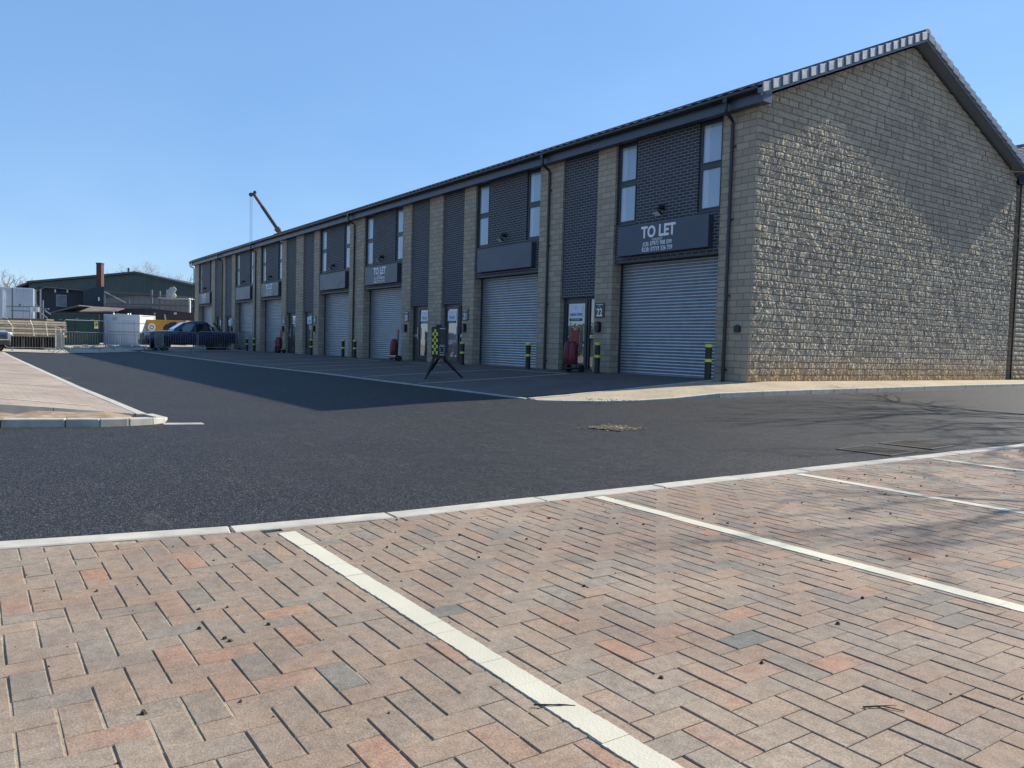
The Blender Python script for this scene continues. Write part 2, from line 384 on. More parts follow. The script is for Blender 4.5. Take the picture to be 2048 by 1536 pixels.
# white bay lines on the forecourt
m = MB()
def line_on(m, x0, y0, x1, y1, w, zf, dz, n=12, jag=.004):
    d = Vector((x1 - x0, y1 - y0, 0)); u = d.normalized(); q = Vector((-u.y, u.x, 0)) * w / 2; vs = []
    for k in range(n + 1):
        p = Vector((x0, y0, 0)) + d * k / n
        for s in (-1, 1):
            e = p + q * s * (1 + random.uniform(-jag, jag) / w * 2); vs.append((e.x, e.y, zf(e.x, e.y) + dz))
    m.add(vs, [(2 * k, 2 * k + 2, 2 * k + 3, 2 * k + 1) for k in range(n)])
for x in (-4.95, -8.12, -11.72, -14.15, -16.55, -20.1, -24.1, -26.5, -28.9, -32.3, -35.6): line_on(m, x, -5.45, x - .05, -1.0, .09, fz, .005)
for a, b in ((-8.12, -4.95), (-14.15, -11.72), (-28.9, -26.5), (-35.6, -32.3)): line_on(m, a, -1.0, b, -1.0, .09, fz, .0075)
for a, b in ((-20.1, -16.55),): line_on(m, a, -1.0, b, -1.0, .09, fz, .0075)
tag(m.build('forecourt_lines', PAINT), kind='structure')

# sanded pavement wrapping round the gable, kerb with a dropped run at the corner
KP = [(-.05, -5.66), (.30, -5.30), (.67, -4.8), (.88, -4.1), (1.02, -3.3), (1.15, -2.2), (1.22, -1.0), (1.26, .5), (1.28, 3), (1.28, 7), (1.28, 14), (1.28, 26)]
KH = [.006, .008, .010, .012, .035, .10, .105, .105, .10, .095, .09, .09]
def kerb_top(i): return gz(*KP[i]) + KH[i]
m = MB(); vs = []; rows = []
for i, (x, y) in enumerate(KP):
    wy = y if y > 0 else y
    inner = (.02, y) if y >= -.1 else (-.17 - .55 * (y + 5.7) / 5.6, y + .02)
    zi = .012 if y >= -.1 else fz(inner[0], inner[1]) + .008
    zo = kerb_top(i) - .004
    for k in range(5):
        a = k / 4; xx = inner[0] + (x - .1 - inner[0]) * a if y > -5.5 else inner[0] + (x - inner[0]) * a
        vs.append((xx, y, zi + (zo - zi) * a))
m.add(vs, [(i * 5 + k, i * 5 + k + 1, (i + 1) * 5 + k + 1, (i + 1) * 5 + k) for i in range(len(KP) - 1) for k in range(4)])
tag(m.build('pavement', TANP), kind='structure')
m = MB()
for i in range(len(KP) - 1):
    a, b = Vector((*KP[i], 0)), Vector((*KP[i + 1], 0)); d = b - a; n = max(1, round(d.length / .92)); u = d.normalized(); q = Vector((-u.y, u.x, 0)) * .125
    for k in range(n):
        f0, f1 = k / n, (k + 1) / n; s0 = a + d * f0 + u * .004; s1 = a + d * f1 - u * .004
        t0 = kerb_top(i) + (kerb_top(i + 1) - kerb_top(i)) * f0; t1 = kerb_top(i) + (kerb_top(i + 1) - kerb_top(i)) * f1
        c = [s0, s1, s1 + q, s0 + q]
        m.add([(p.x, p.y, -.6) for p in c] + [(c[0].x, c[0].y, t0), (c[1].x, c[1].y, t1), (c[2].x, c[2].y, t1), (c[3].x, c[3].y, t0)],
              [(0, 3, 2, 1), (4, 5, 6, 7), (0, 1, 5, 4), (1, 2, 6, 5), (2, 3, 7, 6), (3, 0, 4, 7)])
tag(m.build('pavement_kerb', KERB, bevel=.012, seg=2), kind='structure')

# car park on the left: raised a little, falling towards the road
def lz(x, y):
    k = max(0, min(1, (-12.42 - y) / 1.5)); near = max(0, min(1, (x + 8) / 8))
    return gz(x, y) + .016 + (.085 + .10 * near) * k
def lx1(y): return .16 if y > -12.6 else .16
CPK = [(-36, -12.66), (-27, -12.62), (-13, -12.48), (-6, -12.40), (.1, -12.26)]
def cpk(x):
    for (xa, ya), (xb, yb) in zip(CPK, CPK[1:]):
        if xa <= x <= xb: return ya + (yb - ya) * (x - xa) / (xb - xa)
    return CPK[-1][1]
m = MB(); xs = span(-36, .14, .6); vs = []
for x in xs:
    for yy in (-24, -20, -17, -15, -14, -13.6, -13.2, -12.9, -12.7, cpk(x) + .003): vs.append((x, yy, lz(x, yy)))
m.add(vs, [(i * 10 + k, (i + 1) * 10 + k, (i + 1) * 10 + k + 1, i * 10 + k + 1) for i in range(len(xs) - 1) for k in range(9)])
tag(m.build('car_park_paving', PINK), kind='structure')
m = MB()
for x in (-.95, -5.75, -10.95, -15.7, -20.4, -25.2, -30): line_on(m, x, -17.5, x + .0, -12.62, .09, lz, .006)
tag(m.build('car_park_lines', PAINT), kind='structure')
strip('car_park_kerb', [(-36, -12.66), (-27, -12.62), (-13, -12.48), (-6, -12.40), (.1, -12.26)], .13, .022, KERB, side=1)
# pale edging that holds the paving up above the soil bed, then the soil, then the front kerb
m = MB()
ys = span(-24, -12.3, .9)
for a, b in zip(ys, ys[1:]):
    za, zb = lz(.1, a) + .012, lz(.1, b) + .012
    m.add([(.14, a + .004, -.6), (.21, a + .004, -.6), (.21, b - .004, -.6), (.14, b - .004, -.6), (.14, a + .004, za), (.21, a + .004, za), (.21, b - .004, zb), (.14, b - .004, zb)],
          [(0, 3, 2, 1), (4, 5, 6, 7), (0, 1, 5, 4), (1, 2, 6, 5), (2, 3, 7, 6), (3, 0, 4, 7)])
tag(m.build('paving_edging', KERBD), kind='structure')
def sz(x, y):
    f = max(0, min(1, (-12.25 - y) / .5))
    return gz(x, y) - .02 + (.075 + .05 * float(vnoise(np.array(x * 5), np.array(y * 5), 5))) * f
m = MB(); vs = []; ys = span(-24, -12.3, .12)
for y in ys:
    xr = 1.24 if y < -12.75 else 1.24 - .3 * ((y + 12.75) / .45) ** 2
    for k in range(9):
        x = .2 + (xr - .2) * k / 8; vs.append((x, y, sz(x, y)))
m.add(vs, [(i * 9 + k, i * 9 + k + 1, (i + 1) * 9 + k + 1, (i + 1) * 9 + k) for i in range(len(ys) - 1) for k in range(8)])
tag(m.build('soil_bed', DIRT), kind='structure')
FK = [(1.20, -24), (1.20, -15.6), (1.20, -14.7), (1.22, -13.78), (1.37, -13.18), (1.46, -12.85), (1.46, -12.55), (1.38, -12.28), (1.2, -12.12), (.75, -12.0), (.1, -12.05)]
FH = [.095, .095, .095, .095, .092, .09, .088, .08, .06, .03, .02]
m = MB()
for i in range(len(FK) - 1):
    a, b = Vector((*FK[i], 0)), Vector((*FK[i + 1], 0)); d = b - a; n = max(1, round(d.length / .9)); u = d.normalized(); q = Vector((-u.y, u.x, 0)) * .125
    for k in range(n):
        s0 = a + d * (k / n) + u * .004; s1 = a + d * ((k + 1) / n) - u * .004; h0 = FH[i] + (FH[i+1] - FH[i]) * k / n; h1 = FH[i] + (FH[i+1] - FH[i]) * (k + 1) / n
        c = [s0, s1, s1 + q, s0 + q]; t0 = gz(s0.x, s0.y) + h0; t1 = gz(s1.x, s1.y) + h1
        m.add([(p.x, p.y, -.6) for p in c] + [(c[0].x, c[0].y, t0), (c[1].x, c[1].y, t1), (c[2].x, c[2].y, t1), (c[3].x, c[3].y, t0)],
              [(0, 3, 2, 1), (4, 5, 6, 7), (0, 1, 5, 4), (1, 2, 6, 5), (2, 3, 7, 6), (3, 0, 4, 7)])
tag(m.build('soil_bed_kerb', KERB, bevel=.012, seg=2), kind='structure')
strip('flush_kerb', [(1.42, -12.18), (1.45, -11.72)], .16, .008, KERBD, side=1)
m = MB(); line_on(m, -9.55, -12.38, -9.63, -12.05, .05, gz, .004, 2); line_on(m, -10.98, -12.48, -10.99, -12.36, .05, gz, .004, 2)
tag(m.build('road_marks', PAINT), kind='structure')

# foreground parking bays: every herringbone paver is modelled, joints filled with sand
KX = [(6.0, -17.5), (6.42, -15.4), (6.76, -13.95), (6.95, -12.9), (7.02, -12.0), (7.04, -9.8), (7.0, -3.6), (7.0, 3)]
def kx(y):
    for (x0, y0), (x1, y1) in zip(KX, KX[1:]):
        if y0 <= y <= y1: return x0 + (x1 - x0) * (y - y0) / (y1 - y0)
    return 7.0
strip('bay_kerb', KX, .145, .012, KERB, side=-1)
ZP = -.37
def sandz(x, y):
    a = max(0, min(1, (y + 13.2) / 2.2)); return ZP - .0005 - .004 * a + .005 * float(vnoise(np.array(x * 3.1), np.array(y * 3.1), 9))
m = MB(); ys = span(-20, 4, .25); xf = span(0, 1, .03); vs = []
for y in ys:
    for f in xf: x = kx(max(-17.4, y)) + .05 + f * 8.8; vs.append((x, y, sandz(x, y)))
nx = len(xf); m.add(vs, [(j * nx + i, j * nx + i + 1, (j + 1) * nx + i + 1, (j + 1) * nx + i) for j in range(len(ys) - 1) for i in range(nx - 1)])
tag(m.build('bay_bedding_sand', SAND), kind='structure')
m = MB(); U0, V0 = 9.1666, -13.7757; rnd = random.Random(3)
def paver(x0, x1, y0, y1):
    cx, cy = (x0 + x1) / 2, (y0 + y1) / 2
    if cx < kx(cy) + .12 or cx > 15.9 or cy < -19.9 or cy > 3.9: return
    g = .0022 + rnd.uniform(0, .0012); c = .0026
    m.tint = min(1, max(0, rnd.gauss(.52, .18) if rnd.random() > .035 else rnd.uniform(.85, 1)))
    tx, ty, tz = rnd.uniform(-.0012, .0012), rnd.uniform(-.0012, .0012), rnd.uniform(-.001, .001)
    gx = g * .45; a0, a1, b0, b1 = x0 + gx, x1 - gx, y0 + g, y1 - g
    def z(x, y): return ZP + .006 + tz + tx * (x - cx) / .1 + ty * (y - cy) / .1
    lo = [(a0, b0, ZP - .02), (a1, b0, ZP - .02), (a1, b1, ZP - .02), (a0, b1, ZP - .02)]
    mi = [(x, y, z(x, y) - c * .8) for x, y, _ in lo]
    hi = [(x, y, z(x, y)) for x, y in ((a0 + c, b0 + c), (a1 - c, b0 + c), (a1 - c, b1 - c), (a0 + c, b1 - c))]
    m.add(lo + mi + hi, [(8, 9, 10, 11)] + [(i, (i + 1) % 4, 4 + (i + 1) % 4, 4 + i) for i in range(4)] + [(4 + i, 4 + (i + 1) % 4, 8 + (i + 1) % 4, 8 + i) for i in range(4)])
u = .1
for i in range(-90, 130):
    for j in range(-100, 100):
        # lattice: (1,1) and (-2,2) in units (right = +Y, away = -X); a brick along X and a brick along Y per cell
        U = i - 2 * j; V = i + 2 * j
        if not (-64 < U < 180 and -70 < V < 34): continue
        # joint top end is (U, V): the brick to its right runs two units towards the viewer
        y0 = V0 + U * u; xt = U0 - V * u
        paver(xt, xt + .2, y0, y0 + .1)                 # 2 units along X
        paver(xt + .2, xt + .3, y0, y0 + .2)            # 2 units along Y
o = m.build('block_paving', PAVER, tint=True); tag(o, kind='structure')
m = MB(); rnd = random.Random(17)
for y in (-12.67, -10.49, -8.25, -6.05, -3.85, -1.65):           # thick paint, broken over every paver joint
    x = 7.22; ya, yb = y - .049, y + .049
    while x < 15.4:
        l = rnd.choice((.1, .1, .2)); n = int(l / .0125); zt = ZP + .0098 + rnd.uniform(-.0005, .0010); vs = []
        off = rnd.uniform(-.0018, .0018)
        for k in range(n + 1):
            xx = x + l * k / n
            vs += [(xx, ya + off + rnd.gauss(0, .0016), ZP), (xx, ya + off + .002 + rnd.gauss(0, .001), zt), (xx, yb + off - .002 + rnd.gauss(0, .001), zt), (xx, yb + off + rnd.gauss(0, .0016), ZP)]
        m.add(vs, [(4 * k + a, 4 * k + 4 + a, 4 * k + 5 + a, 4 * k + 1 + a) for k in range(n) for a in range(3)]); x += l
o = m.build('bay_lines', PAINT); tag(o, kind='structure')
# scattered grit, bark and small stones
m = MB(); rnd = random.Random(11)
def bit(x, y, z, r):
    a = rnd.uniform(0, 3); k = [(math.cos(a + t) * r * rnd.uniform(.6, 1.3), math.sin(a + t) * r * rnd.uniform(.6, 1.3)) for t in (0, 1.2, 2.5, 3.7, 5)]
    m.add([(x + p, y + q, z) for p, q in k] + [(x + p * .5, y + q * .5, z + r * rnd.uniform(.5, 1.1)) for p, q in k], [(5, 6, 7, 8, 9)] + [(i, (i + 1) % 5, 5 + (i + 1) % 5, 5 + i) for i in range(5)])
for _ in range(420):
    y = rnd.uniform(-14.2, -2); x = 7.2 + abs(rnd.gauss(0, 1.3)); bit(x, y, ZP + .006, rnd.choice([.003, .004, .005, .006, .009]))
for x, y in ((8.59, -13.35), (8.53, -13.18), (9.03, -13.68), (9.6, -12.28), (8.45, -13.4), (8.62, -13.34), (7.9, -11.2), (8.0, -10.2)): bit(x, y, ZP + .006, .011)
for _ in range(90):
    bit(rnd.uniform(.3, 1.0), rnd.uniform(-5.0, -4.0), gz(.7, -4.5) + .012, rnd.uniform(.006, .014))
tag(m.build('loose_grit', mat('dark_grit', (.035, .028, .022), .9, var=.3, scale=30)), kind='stuff')
def twig(pts, label):
    m = MB(); m.tube(pts, .0028, 5, .0012); a = Vector(pts[1]); m.tube([a, a + Vector((.012, .022, .001)), a + Vector((.02, .04, -.001))], .0016, 4, .0008)
    tag(m.build('twig', mat('twig_bark', (.05, .035, .025), .9)), label, 'twig', 'twigs on the paving')
twig([(9.55, -12.74, ZP + .012), (9.58, -12.70, ZP + .014), (9.60, -12.66, ZP + .012), (9.615, -12.64, ZP + .011)], 'thin dark twig lying against the near white bay line')
twig([(10.06, -11.92, ZP + .010), (10.09, -11.87, ZP + .013), (10.14, -11.84, ZP + .010)], 'forked twig on bare pavers near the right picture edge')

# things set in the road
def cover(x, y, rz, label, cat, name, mt, w, d, bars):
    t = thing(name, label, cat, (x, y, gz(x, y) + .004), rz)
    m = MB(); m.box(-w/2, w/2, -d/2, -d/2+.04, -.03, .006); m.box(-w/2, w/2, d/2-.04, d/2, -.03, .006); m.box(-w/2, -w/2+.04, -d/2+.04, d/2-.04, -.03, .006); m.box(w/2-.04, w/2, -d/2+.04, d/2-.04, -.03, .006)
    m.build('frame', mat('cast_iron', (.045, .035, .028), .7, var=.3, scale=20), t)
    m = MB(); m.box(-w/2+.045, w/2-.045, -d/2+.045, d/2-.045, -.03, .002)
    for k in range(bars):
        yy = -d/2 + .07 + (d - .14) * k / (bars - 1); m.box(-w/2+.05, w/2-.05, yy-.008, yy+.008, .002, .005)
    m.build('lid', mt, t); return t
RUST = mat('rusted_iron', (.075, .055, .035), .85, var=.4, scale=12, bmp=.5, bscale=50)
cover(6.58, -5.98, .1, 'rusty manhole cover in the road touching the bay kerb, nearer of two', 'manhole cover', 'manhole_cover', RUST, .6, .62, 9)
cover(6.48, -4.98, .1, 'rusty manhole cover in the road, farther of two by the bay kerb', 'manhole cover', 'manhole_cover', RUST, .6, .62, 9)
cover(3.76, -7.22, .25, 'road gully grate buried under dry brown leaves', 'drain grate', 'gully_grate', RUST, .5, .5, 8)
m = MB(); rnd = random.Random(5)
for _ in range(700):
    a = rnd.uniform(0, 6.28); rr = abs(rnd.gauss(0, .5)); x = 3.76 + .30 * rr * math.cos(a); y = -7.22 + .36 * rr * math.sin(a)
    z = gz(x, y) + .011 + rnd.uniform(0, .006); l = rnd.uniform(.010, .028); b = rnd.uniform(0, 6.28); w = l * rnd.uniform(.3, .6)
    c, s = math.cos(b), math.sin(b); h = rnd.uniform(-.004, .008); m.tint = rnd.random()
    m.add([(x - c*l, y - s*l, z), (x + s*w, y - c*w, z + h), (x + c*l, y + s*l, z + .004), (x - s*w, y + c*w, z + h * .4)], [(0, 1, 2, 3)])
def leafmat():
    mm, t, b = nodes_of('dry_leaves'); setin(b, rough=.8); a = t.nodes.new('ShaderNodeAttribute'); a.attribute_name = 'tint'
    t.links.new(ramp(t, a.outputs['Fac'], [(0, (.10, .07, .045)), (.5, (.24, .17, .095)), (1, (.42, .33, .20))]), b.inputs['Base Color']); return mm
tag(m.build('leaf_litter', leafmat(), tint=True), kind='stuff')

# ================================================================== TERRACE OF UNITS
TE = thing('terrace_building', 'long stone and charcoal brick terrace of roller-door business units with pitched roof', 'building')
L, D, ZE = 51.1, 12.06, 6.0
YR = 6.03; SL = .41; YE = -.34; ZEAVE = 6.26
def roof_top(y): return ZEAVE + SL * ((y - YE) if y < YR else (2 * YR - YE - y))
# facade layout along -X: opening (right, left), door (right, left, sidelight side)
UN = [dict(n='22', o=(-.93, -4.50), d=(-5.20, -6.72), s='r', let=True, post='UNDER OFFER'),
      dict(n='21', o=(-7.82, -11.45), d=(-12.18, -13.66), s='r', let=False, post='TO LET'),
      dict(n='20', o=(-16.82, -20.45), d=(-14.64, -16.10), s='l', let=True, post='TO LET'),
      dict(n='19', o=(-22.03, -25.70), d=(-26.42, -27.92), s='r', let=False, post='TO LET'),
      dict(n='18', o=(-31.25, -35.00), d=(-28.98, -30.52), s='l', let=True, post='TO LET'),
      dict(n='17', o=(-36.50, -40.30), d=(-41.05, -42.62), s='r', let=False, post='TO LET'),
      dict(n='16', o=(-46.05, -49.90), d=(-43.62, -45.25), s='l', let=True, post='TO LET')]
cuts = sorted([e for q in UN for e in (q['o'], q['d'])], key=lambda e: -e[0])
edge = 0.0; ZB = -.5
for r, l in cuts + [(-L, None)]:
    m = MB(); x1 = edge if edge < 0 else -.004
    m.box(r, x1, 0, .42, ZB, ZE); m.build('pier', BLOCK, TE); edge = l
def frame_part(name, x0, x1, z0, z1, y0, y1, t, panes, parent, mullz=None):
    m = MB(); m.box(x0, x0 + t, y0, y1, z0, z1); m.box(x1 - t, x1, y0, y1, z0, z1); m.box(x0 + t, x1 - t, y0, y1, z0, z0 + t); m.box(x0 + t, x1 - t, y0, y1, z1 - t, z1)
    if mullz: m.box(x0 + t, x1 - t, y0, y1, mullz - t * .8, mullz + t * .8)
    return m
def add_window(xr, parent=TE, w=.74):
    x0, x1 = xr - w, xr; z0, z1 = 3.88, 5.98; y = .10
    t = .062
    m = frame_part('window', x0, x1, z0, z1, y, y + .07, t, 2, parent, 4.94)
    for a, b in ((z0 + t, 4.94 - t*.8), (4.94 + t*.8, z1 - t)):       # opening sashes sit inside the outer frame
        m.box(x0 + t, x0 + t + .03, y - .015, y + .05, a, b); m.box(x1 - t - .03, x1 - t, y - .015, y + .05, a, b)
        m.box(x0 + t + .03, x1 - t - .03, y - .015, y + .05, a, a + .03); m.box(x0 + t + .03, x1 - t - .03, y - .015, y + .05, b - .03, b)
    wn = m.build('window', NAVY, parent)
    for a, b in ((z0 + .1, 4.88), (5.0, z1 - .1)):
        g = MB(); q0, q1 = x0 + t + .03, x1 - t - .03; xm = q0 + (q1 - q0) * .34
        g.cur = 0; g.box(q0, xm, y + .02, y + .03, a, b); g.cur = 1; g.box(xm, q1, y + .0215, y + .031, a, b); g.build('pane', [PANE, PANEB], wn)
    s = MB(); s.box(x0 - .01, x1 + .01, y - .06, y + .02, z0 - .03, z0 - .001); s.build('sill', NAVY, wn)
for q in UN:
    r, l = q['o']
    # brick panel above the shutter with two window holes
    m = MB(); ya, yb = .06, .40; wl = (l + .02, l + .76); wr = (r - .76, r - .02)
    m.box(l, r, ya, yb, 2.93, 3.85); m.box(wl[1], wr[0], ya, yb, 3.85, ZE); 
    m.box(l, wl[0], ya, yb, 3.85, ZE); m.box(wr[1], r, ya, yb, 3.85, ZE)
    m.build('brick_panel', CHAR, TE)
    add_window(r - .02); add_window(l + .76)
    m = MB(); m.box(l, r, .05, .34, 2.885, 2.928); m.build('lintel', NAVY, TE)
    # interlocking curved laths of the shutter
    m = MB(); z = -.12; pr = []
    zb = gz((r + l) / 2, 0) + .02
    nl = 36; hh = (2.89 - zb) / nl
    for k in range(nl):
        z0 = zb + k * hh
        for a, dy in ((0, .004), (.08, -.014), (.28, -.034), (.55, -.038), (.80, -.022), (.95, .0), (.975, .012)): pr.append((.345 + dy, z0 + a * hh))
    n = len(pr); m.add([(l + .06, y, z) for y, z in pr] + [(r - .06, y, z) for y, z in pr], [(i, n + i, n + i + 1, i + 1) for i in range(n - 1)])
    sh = m.build('roller_shutter', SHUT, TE, smooth=1)
    m = MB(); m.box(l + .07, r - .07, .318, .36, zb - .06, zb + .03); m.build('bottom_rail', mat('rail_grey', (.25, .27, .30), .4, metal=.4), sh)
    m = MB(); m.box(l + .001, l + .07, .29, .40, ZB, 2.884); m.build('guide_rail', NAVY, TE)
    m = MB(); m.box(r - .07, r - .001, .29, .40, ZB, 2.884); m.build('guide_rail', NAVY, TE)
    # brick above the door
    r, l = q['d']; m = MB(); m.box(l, r, .06, .40, 2.06, ZE); m.build('brick_panel', CHAR, TE)
    # entrance door set: outer frame, leaf with sidelight
    zf = gz((r + l) / 2, 0) + .0; y = .16; sl = .40
    sx = (r - sl, r) if q['s'] == 'r' else (l, l + sl)
    lx = (l, r - sl) if q['s'] == 'r' else (l + sl, r)
    m = frame_part('d', l, r, zf, 2.055, y, y + .09, .055, 1, TE)
    b = sx[0] if q['s'] == 'r' else sx[1]
    m.box(b - .03, b + .03, y - .002, y + .088, zf + .055, 2.0)
    m.box(sx[0] + .05, sx[1] - .05, y + .002, y + .08, zf + .90, zf + 1.06)     # letter-plate rail
    dr = m.build('door', NAVY, TE)
    a0, a1 = lx[0] + .06, lx[1] - .06
    m = frame_part('leaf', a0, a1, zf + .06, 1.995, y - .02, y + .05, .10, 1, TE); m.box(a0 + .1, a1 - .1, y - .019, y + .049, zf + .16, zf + .23)
    m.build('door_leaf', NAVY, dr)
    g = MB(); g.box(a0 + .09, a1 - .09, y + .01, y + .02, zf + .22, 1.9); g.build('pane', DGLASS, dr)
    g = MB(); g.box(sx[0] + .04, sx[1] - .04, y + .03, y + .04, zf + .05, zf + .901); g.build('pane', DGLASS, dr)
    g = MB(); g.box(sx[0] + .04, sx[1] - .04, y + .03, y + .04, zf + 1.059, 2.0); g.build('pane', DGLASS, dr)
    hx = a1 - .05 if q['s'] == 'r' else a0 + .05
    m = MB(); m.tube([(hx, y - .02, zf + .85), (hx, y - .07, zf + .85), (hx, y - .07, zf + 1.28), (hx, y - .02, zf + 1.28)], .012, 8); m.build('handle', ALU, dr)
    m = MB(); sm = (sx[0] + sx[1]) / 2; m.box(sm - .12, sm + .12, y - .008, y + .001, zf + .945, zf + 1.015); m.cur = 1; m.box(sm - .08, sm + .08, y - .011, y - .008, zf + .968, zf + .992)
    m.build('letter_plate', [ALU, BLACKPL], dr)
    m = MB(); m.box(l, r, .02, .155, ZB, zf - .005); m.build('threshold', KERBD, TE)
# main body behind the facade
m = MB(); m.box(-L + .01, -.06, .43, D - .01, ZB, ZE - .01); m.build('inner_wall', mat('inner_block', (.18, .17, .15), .9), TE)
m = MB(); m.box(-L, -L + .01, .43, D, ZB, ZE); m.prism([(.0, ZE), (D, ZE), (YR, ZE + SL * YR)], 'x', -L, -L + .2); m.build('gable_wall', BLOCK, TE)

# rock-faced gable towards the road: real relief, one mesh
def rock_gable(y0, y1, ridge, z_eave, name, parent, step=.0125, zstep=.0125, seed=0, x=0.0):
    ny = int((y1 - y0) / step) + 1; ztop = z_eave + SL * (ridge - y0) + .05; nz = int((ztop + .3) / zstep) + 1
    ys = np.linspace(y0, y1, ny); zs = np.linspace(-.3, -.3 + (nz - 1) * zstep, nz)
    Y, Z = np.meshgrid(ys, zs)
    row = np.floor(Z / .15).astype(np.int64); bw = .36
    bw = .31 + .11 * ((row * 2654435761 % 89) / 89.0)
    off = np.where(row % 2 == 0, bw * .5, 0) + ((row * 2654435761) % 97) / 97 * .09
    br = np.floor((Y - y0 + off) / bw).astype(np.int64)
    v = Z - row * .15; uu = (Y - y0 + off) - br * bw
    de = np.minimum(np.minimum(uu, bw - uu), np.minimum(v, .15 - v))
    hsh = ((br * 73856093) ^ (row * 19349663) ^ (seed * 83492791)) & 0xffff; hsh = ((hsh * 40503) & 0xffff) / 65535.0
    ang = .9 + .5 * (hsh - .5)
    p = Y * np.cos(ang) + Z * np.sin(ang); q = -Y * np.sin(ang) + Z * np.cos(ang)
    n1 = vnoise(q / .070 + hsh * 50, p / .20, 1 + seed); n2 = vnoise(Y / .10, Z / .07, 2 + seed); n3 = vnoise(Y / .032, Z / .032, 3 + seed); n4 = vnoise(Y / .6, Z / .4, 4 + seed)
    sm = np.clip(de / .014, 0, 1); sm = sm * sm * (3 - 2 * sm)
    tilt = (((hsh * 7.3) % 1) - .5) * .010 * (v / .15 - .5)
    saw = ((q / (.10 + .05 * hsh) + 1.3 * n2 + hsh * 9) % 1.0)                 # chisel facets: steep on one side
    amp = .45 + .9 * ((hsh * 13.7) % 1)
    h = -.006 + sm * (.004 + .020 * n1 + .010 * n2 + .005 * n3 + .003 * hsh + tilt + amp * .019 * np.where(saw < .70, saw / .70, (1 - saw) / .30))
    h = np.where(de < .005, -.009, h)
    fade = np.clip((Y - y0) / .05, 0, 1); h = h * fade
    V = np.stack([x + h, Y, Z], -1).reshape(-1, 3)
    idx = np.arange(ny * nz).reshape(nz, ny)
    Q = np.stack([idx[:-1, :-1], idx[:-1, 1:], idx[1:, 1:], idx[1:, :-1]], -1).reshape(-1, 4)
    cy = (Y[:-1, :-1] + step / 2).reshape(-1); cz = (Z[:-1, :-1] + zstep / 2).reshape(-1)
    lim = z_eave + SL * np.minimum(cy - y0, y1 - cy) * (ridge - y0) / ((y1 - y0) / 2) + .06
    tint = np.where(de < .006, .06, .15 + .85 * (.42 * ((hsh * 31.7) % 1) + .36 * n4 + .22 * n2))
    tq = tint[:-1, :-1].reshape(-1); keep = cz < lim
    Q = Q[keep]; tq = tq[keep]
    me = bpy.data.meshes.new(name); me.vertices.add(len(V)); me.vertices.foreach_set('co', V.ravel())
    me.loops.add(len(Q) * 4); me.loops.foreach_set('vertex_index', Q.ravel().astype(np.int32))
    me.polygons.add(len(Q)); me.polygons.foreach_set('loop_start', np.arange(0, len(Q) * 4, 4, dtype=np.int32)); me.polygons.foreach_set('loop_total', np.full(len(Q), 4, dtype=np.int32))
    me.update(); me.validate()
    a = me.attributes.new('tint', 'FLOAT', 'FACE'); a.data.foreach_set('value', tq.astype(np.float32))
    me.materials.append(ROCK); me.shade_smooth()
    o = bpy.data.objects.new(name, me); COL.objects.link(o); o.parent = parent; return o
rock_gable(0, D, YR, ZE + .06, 'rock_faced_gable', TE)

# roof: tiled slopes with rolls, ridge, verge caps, fascia, soffit, gutter
def tiled_slope(name, x0, x1, ya, za, yb, zb, material, parent, step=.06, rows=5, roll=.02, course=0):
    m = MB(); xs = span(x0, x1, step); nx = len(xs); vs = []; R_ = []
    for k in range(rows):
        a0, a1 = k / rows, (k + 1) / rows
        for a, up in ((a0, course), (a1, 0)): R_.append((a, up))
    for a, up in R_:
        for x in xs: vs.append((x, ya + (yb - ya) * a, za + (zb - za) * a + up + roll * (.5 + .5 * math.cos(2 * math.pi * x / .30))))
    nr = len(R_)
    m.add(vs, [(j * nx + i, j * nx + i + 1, (j + 1) * nx + i + 1, (j + 1) * nx + i) for j in range(nr - 1) for i in range(nx - 1)])
    s0, t = (ya, za), .05                                                    # underside
    m.add([(x0, ya, za - t), (x1, ya, za - t), (x1, yb, zb - t), (x0, yb, zb - t)], [(0, 1, 2, 3)])
    m.add([(x0, ya, za - t), (x1, ya, za - t), (x1, ya, za + .004), (x0, ya, za + .004)], [(0, 1, 2, 3)])
    return m.build(name, material, parent)
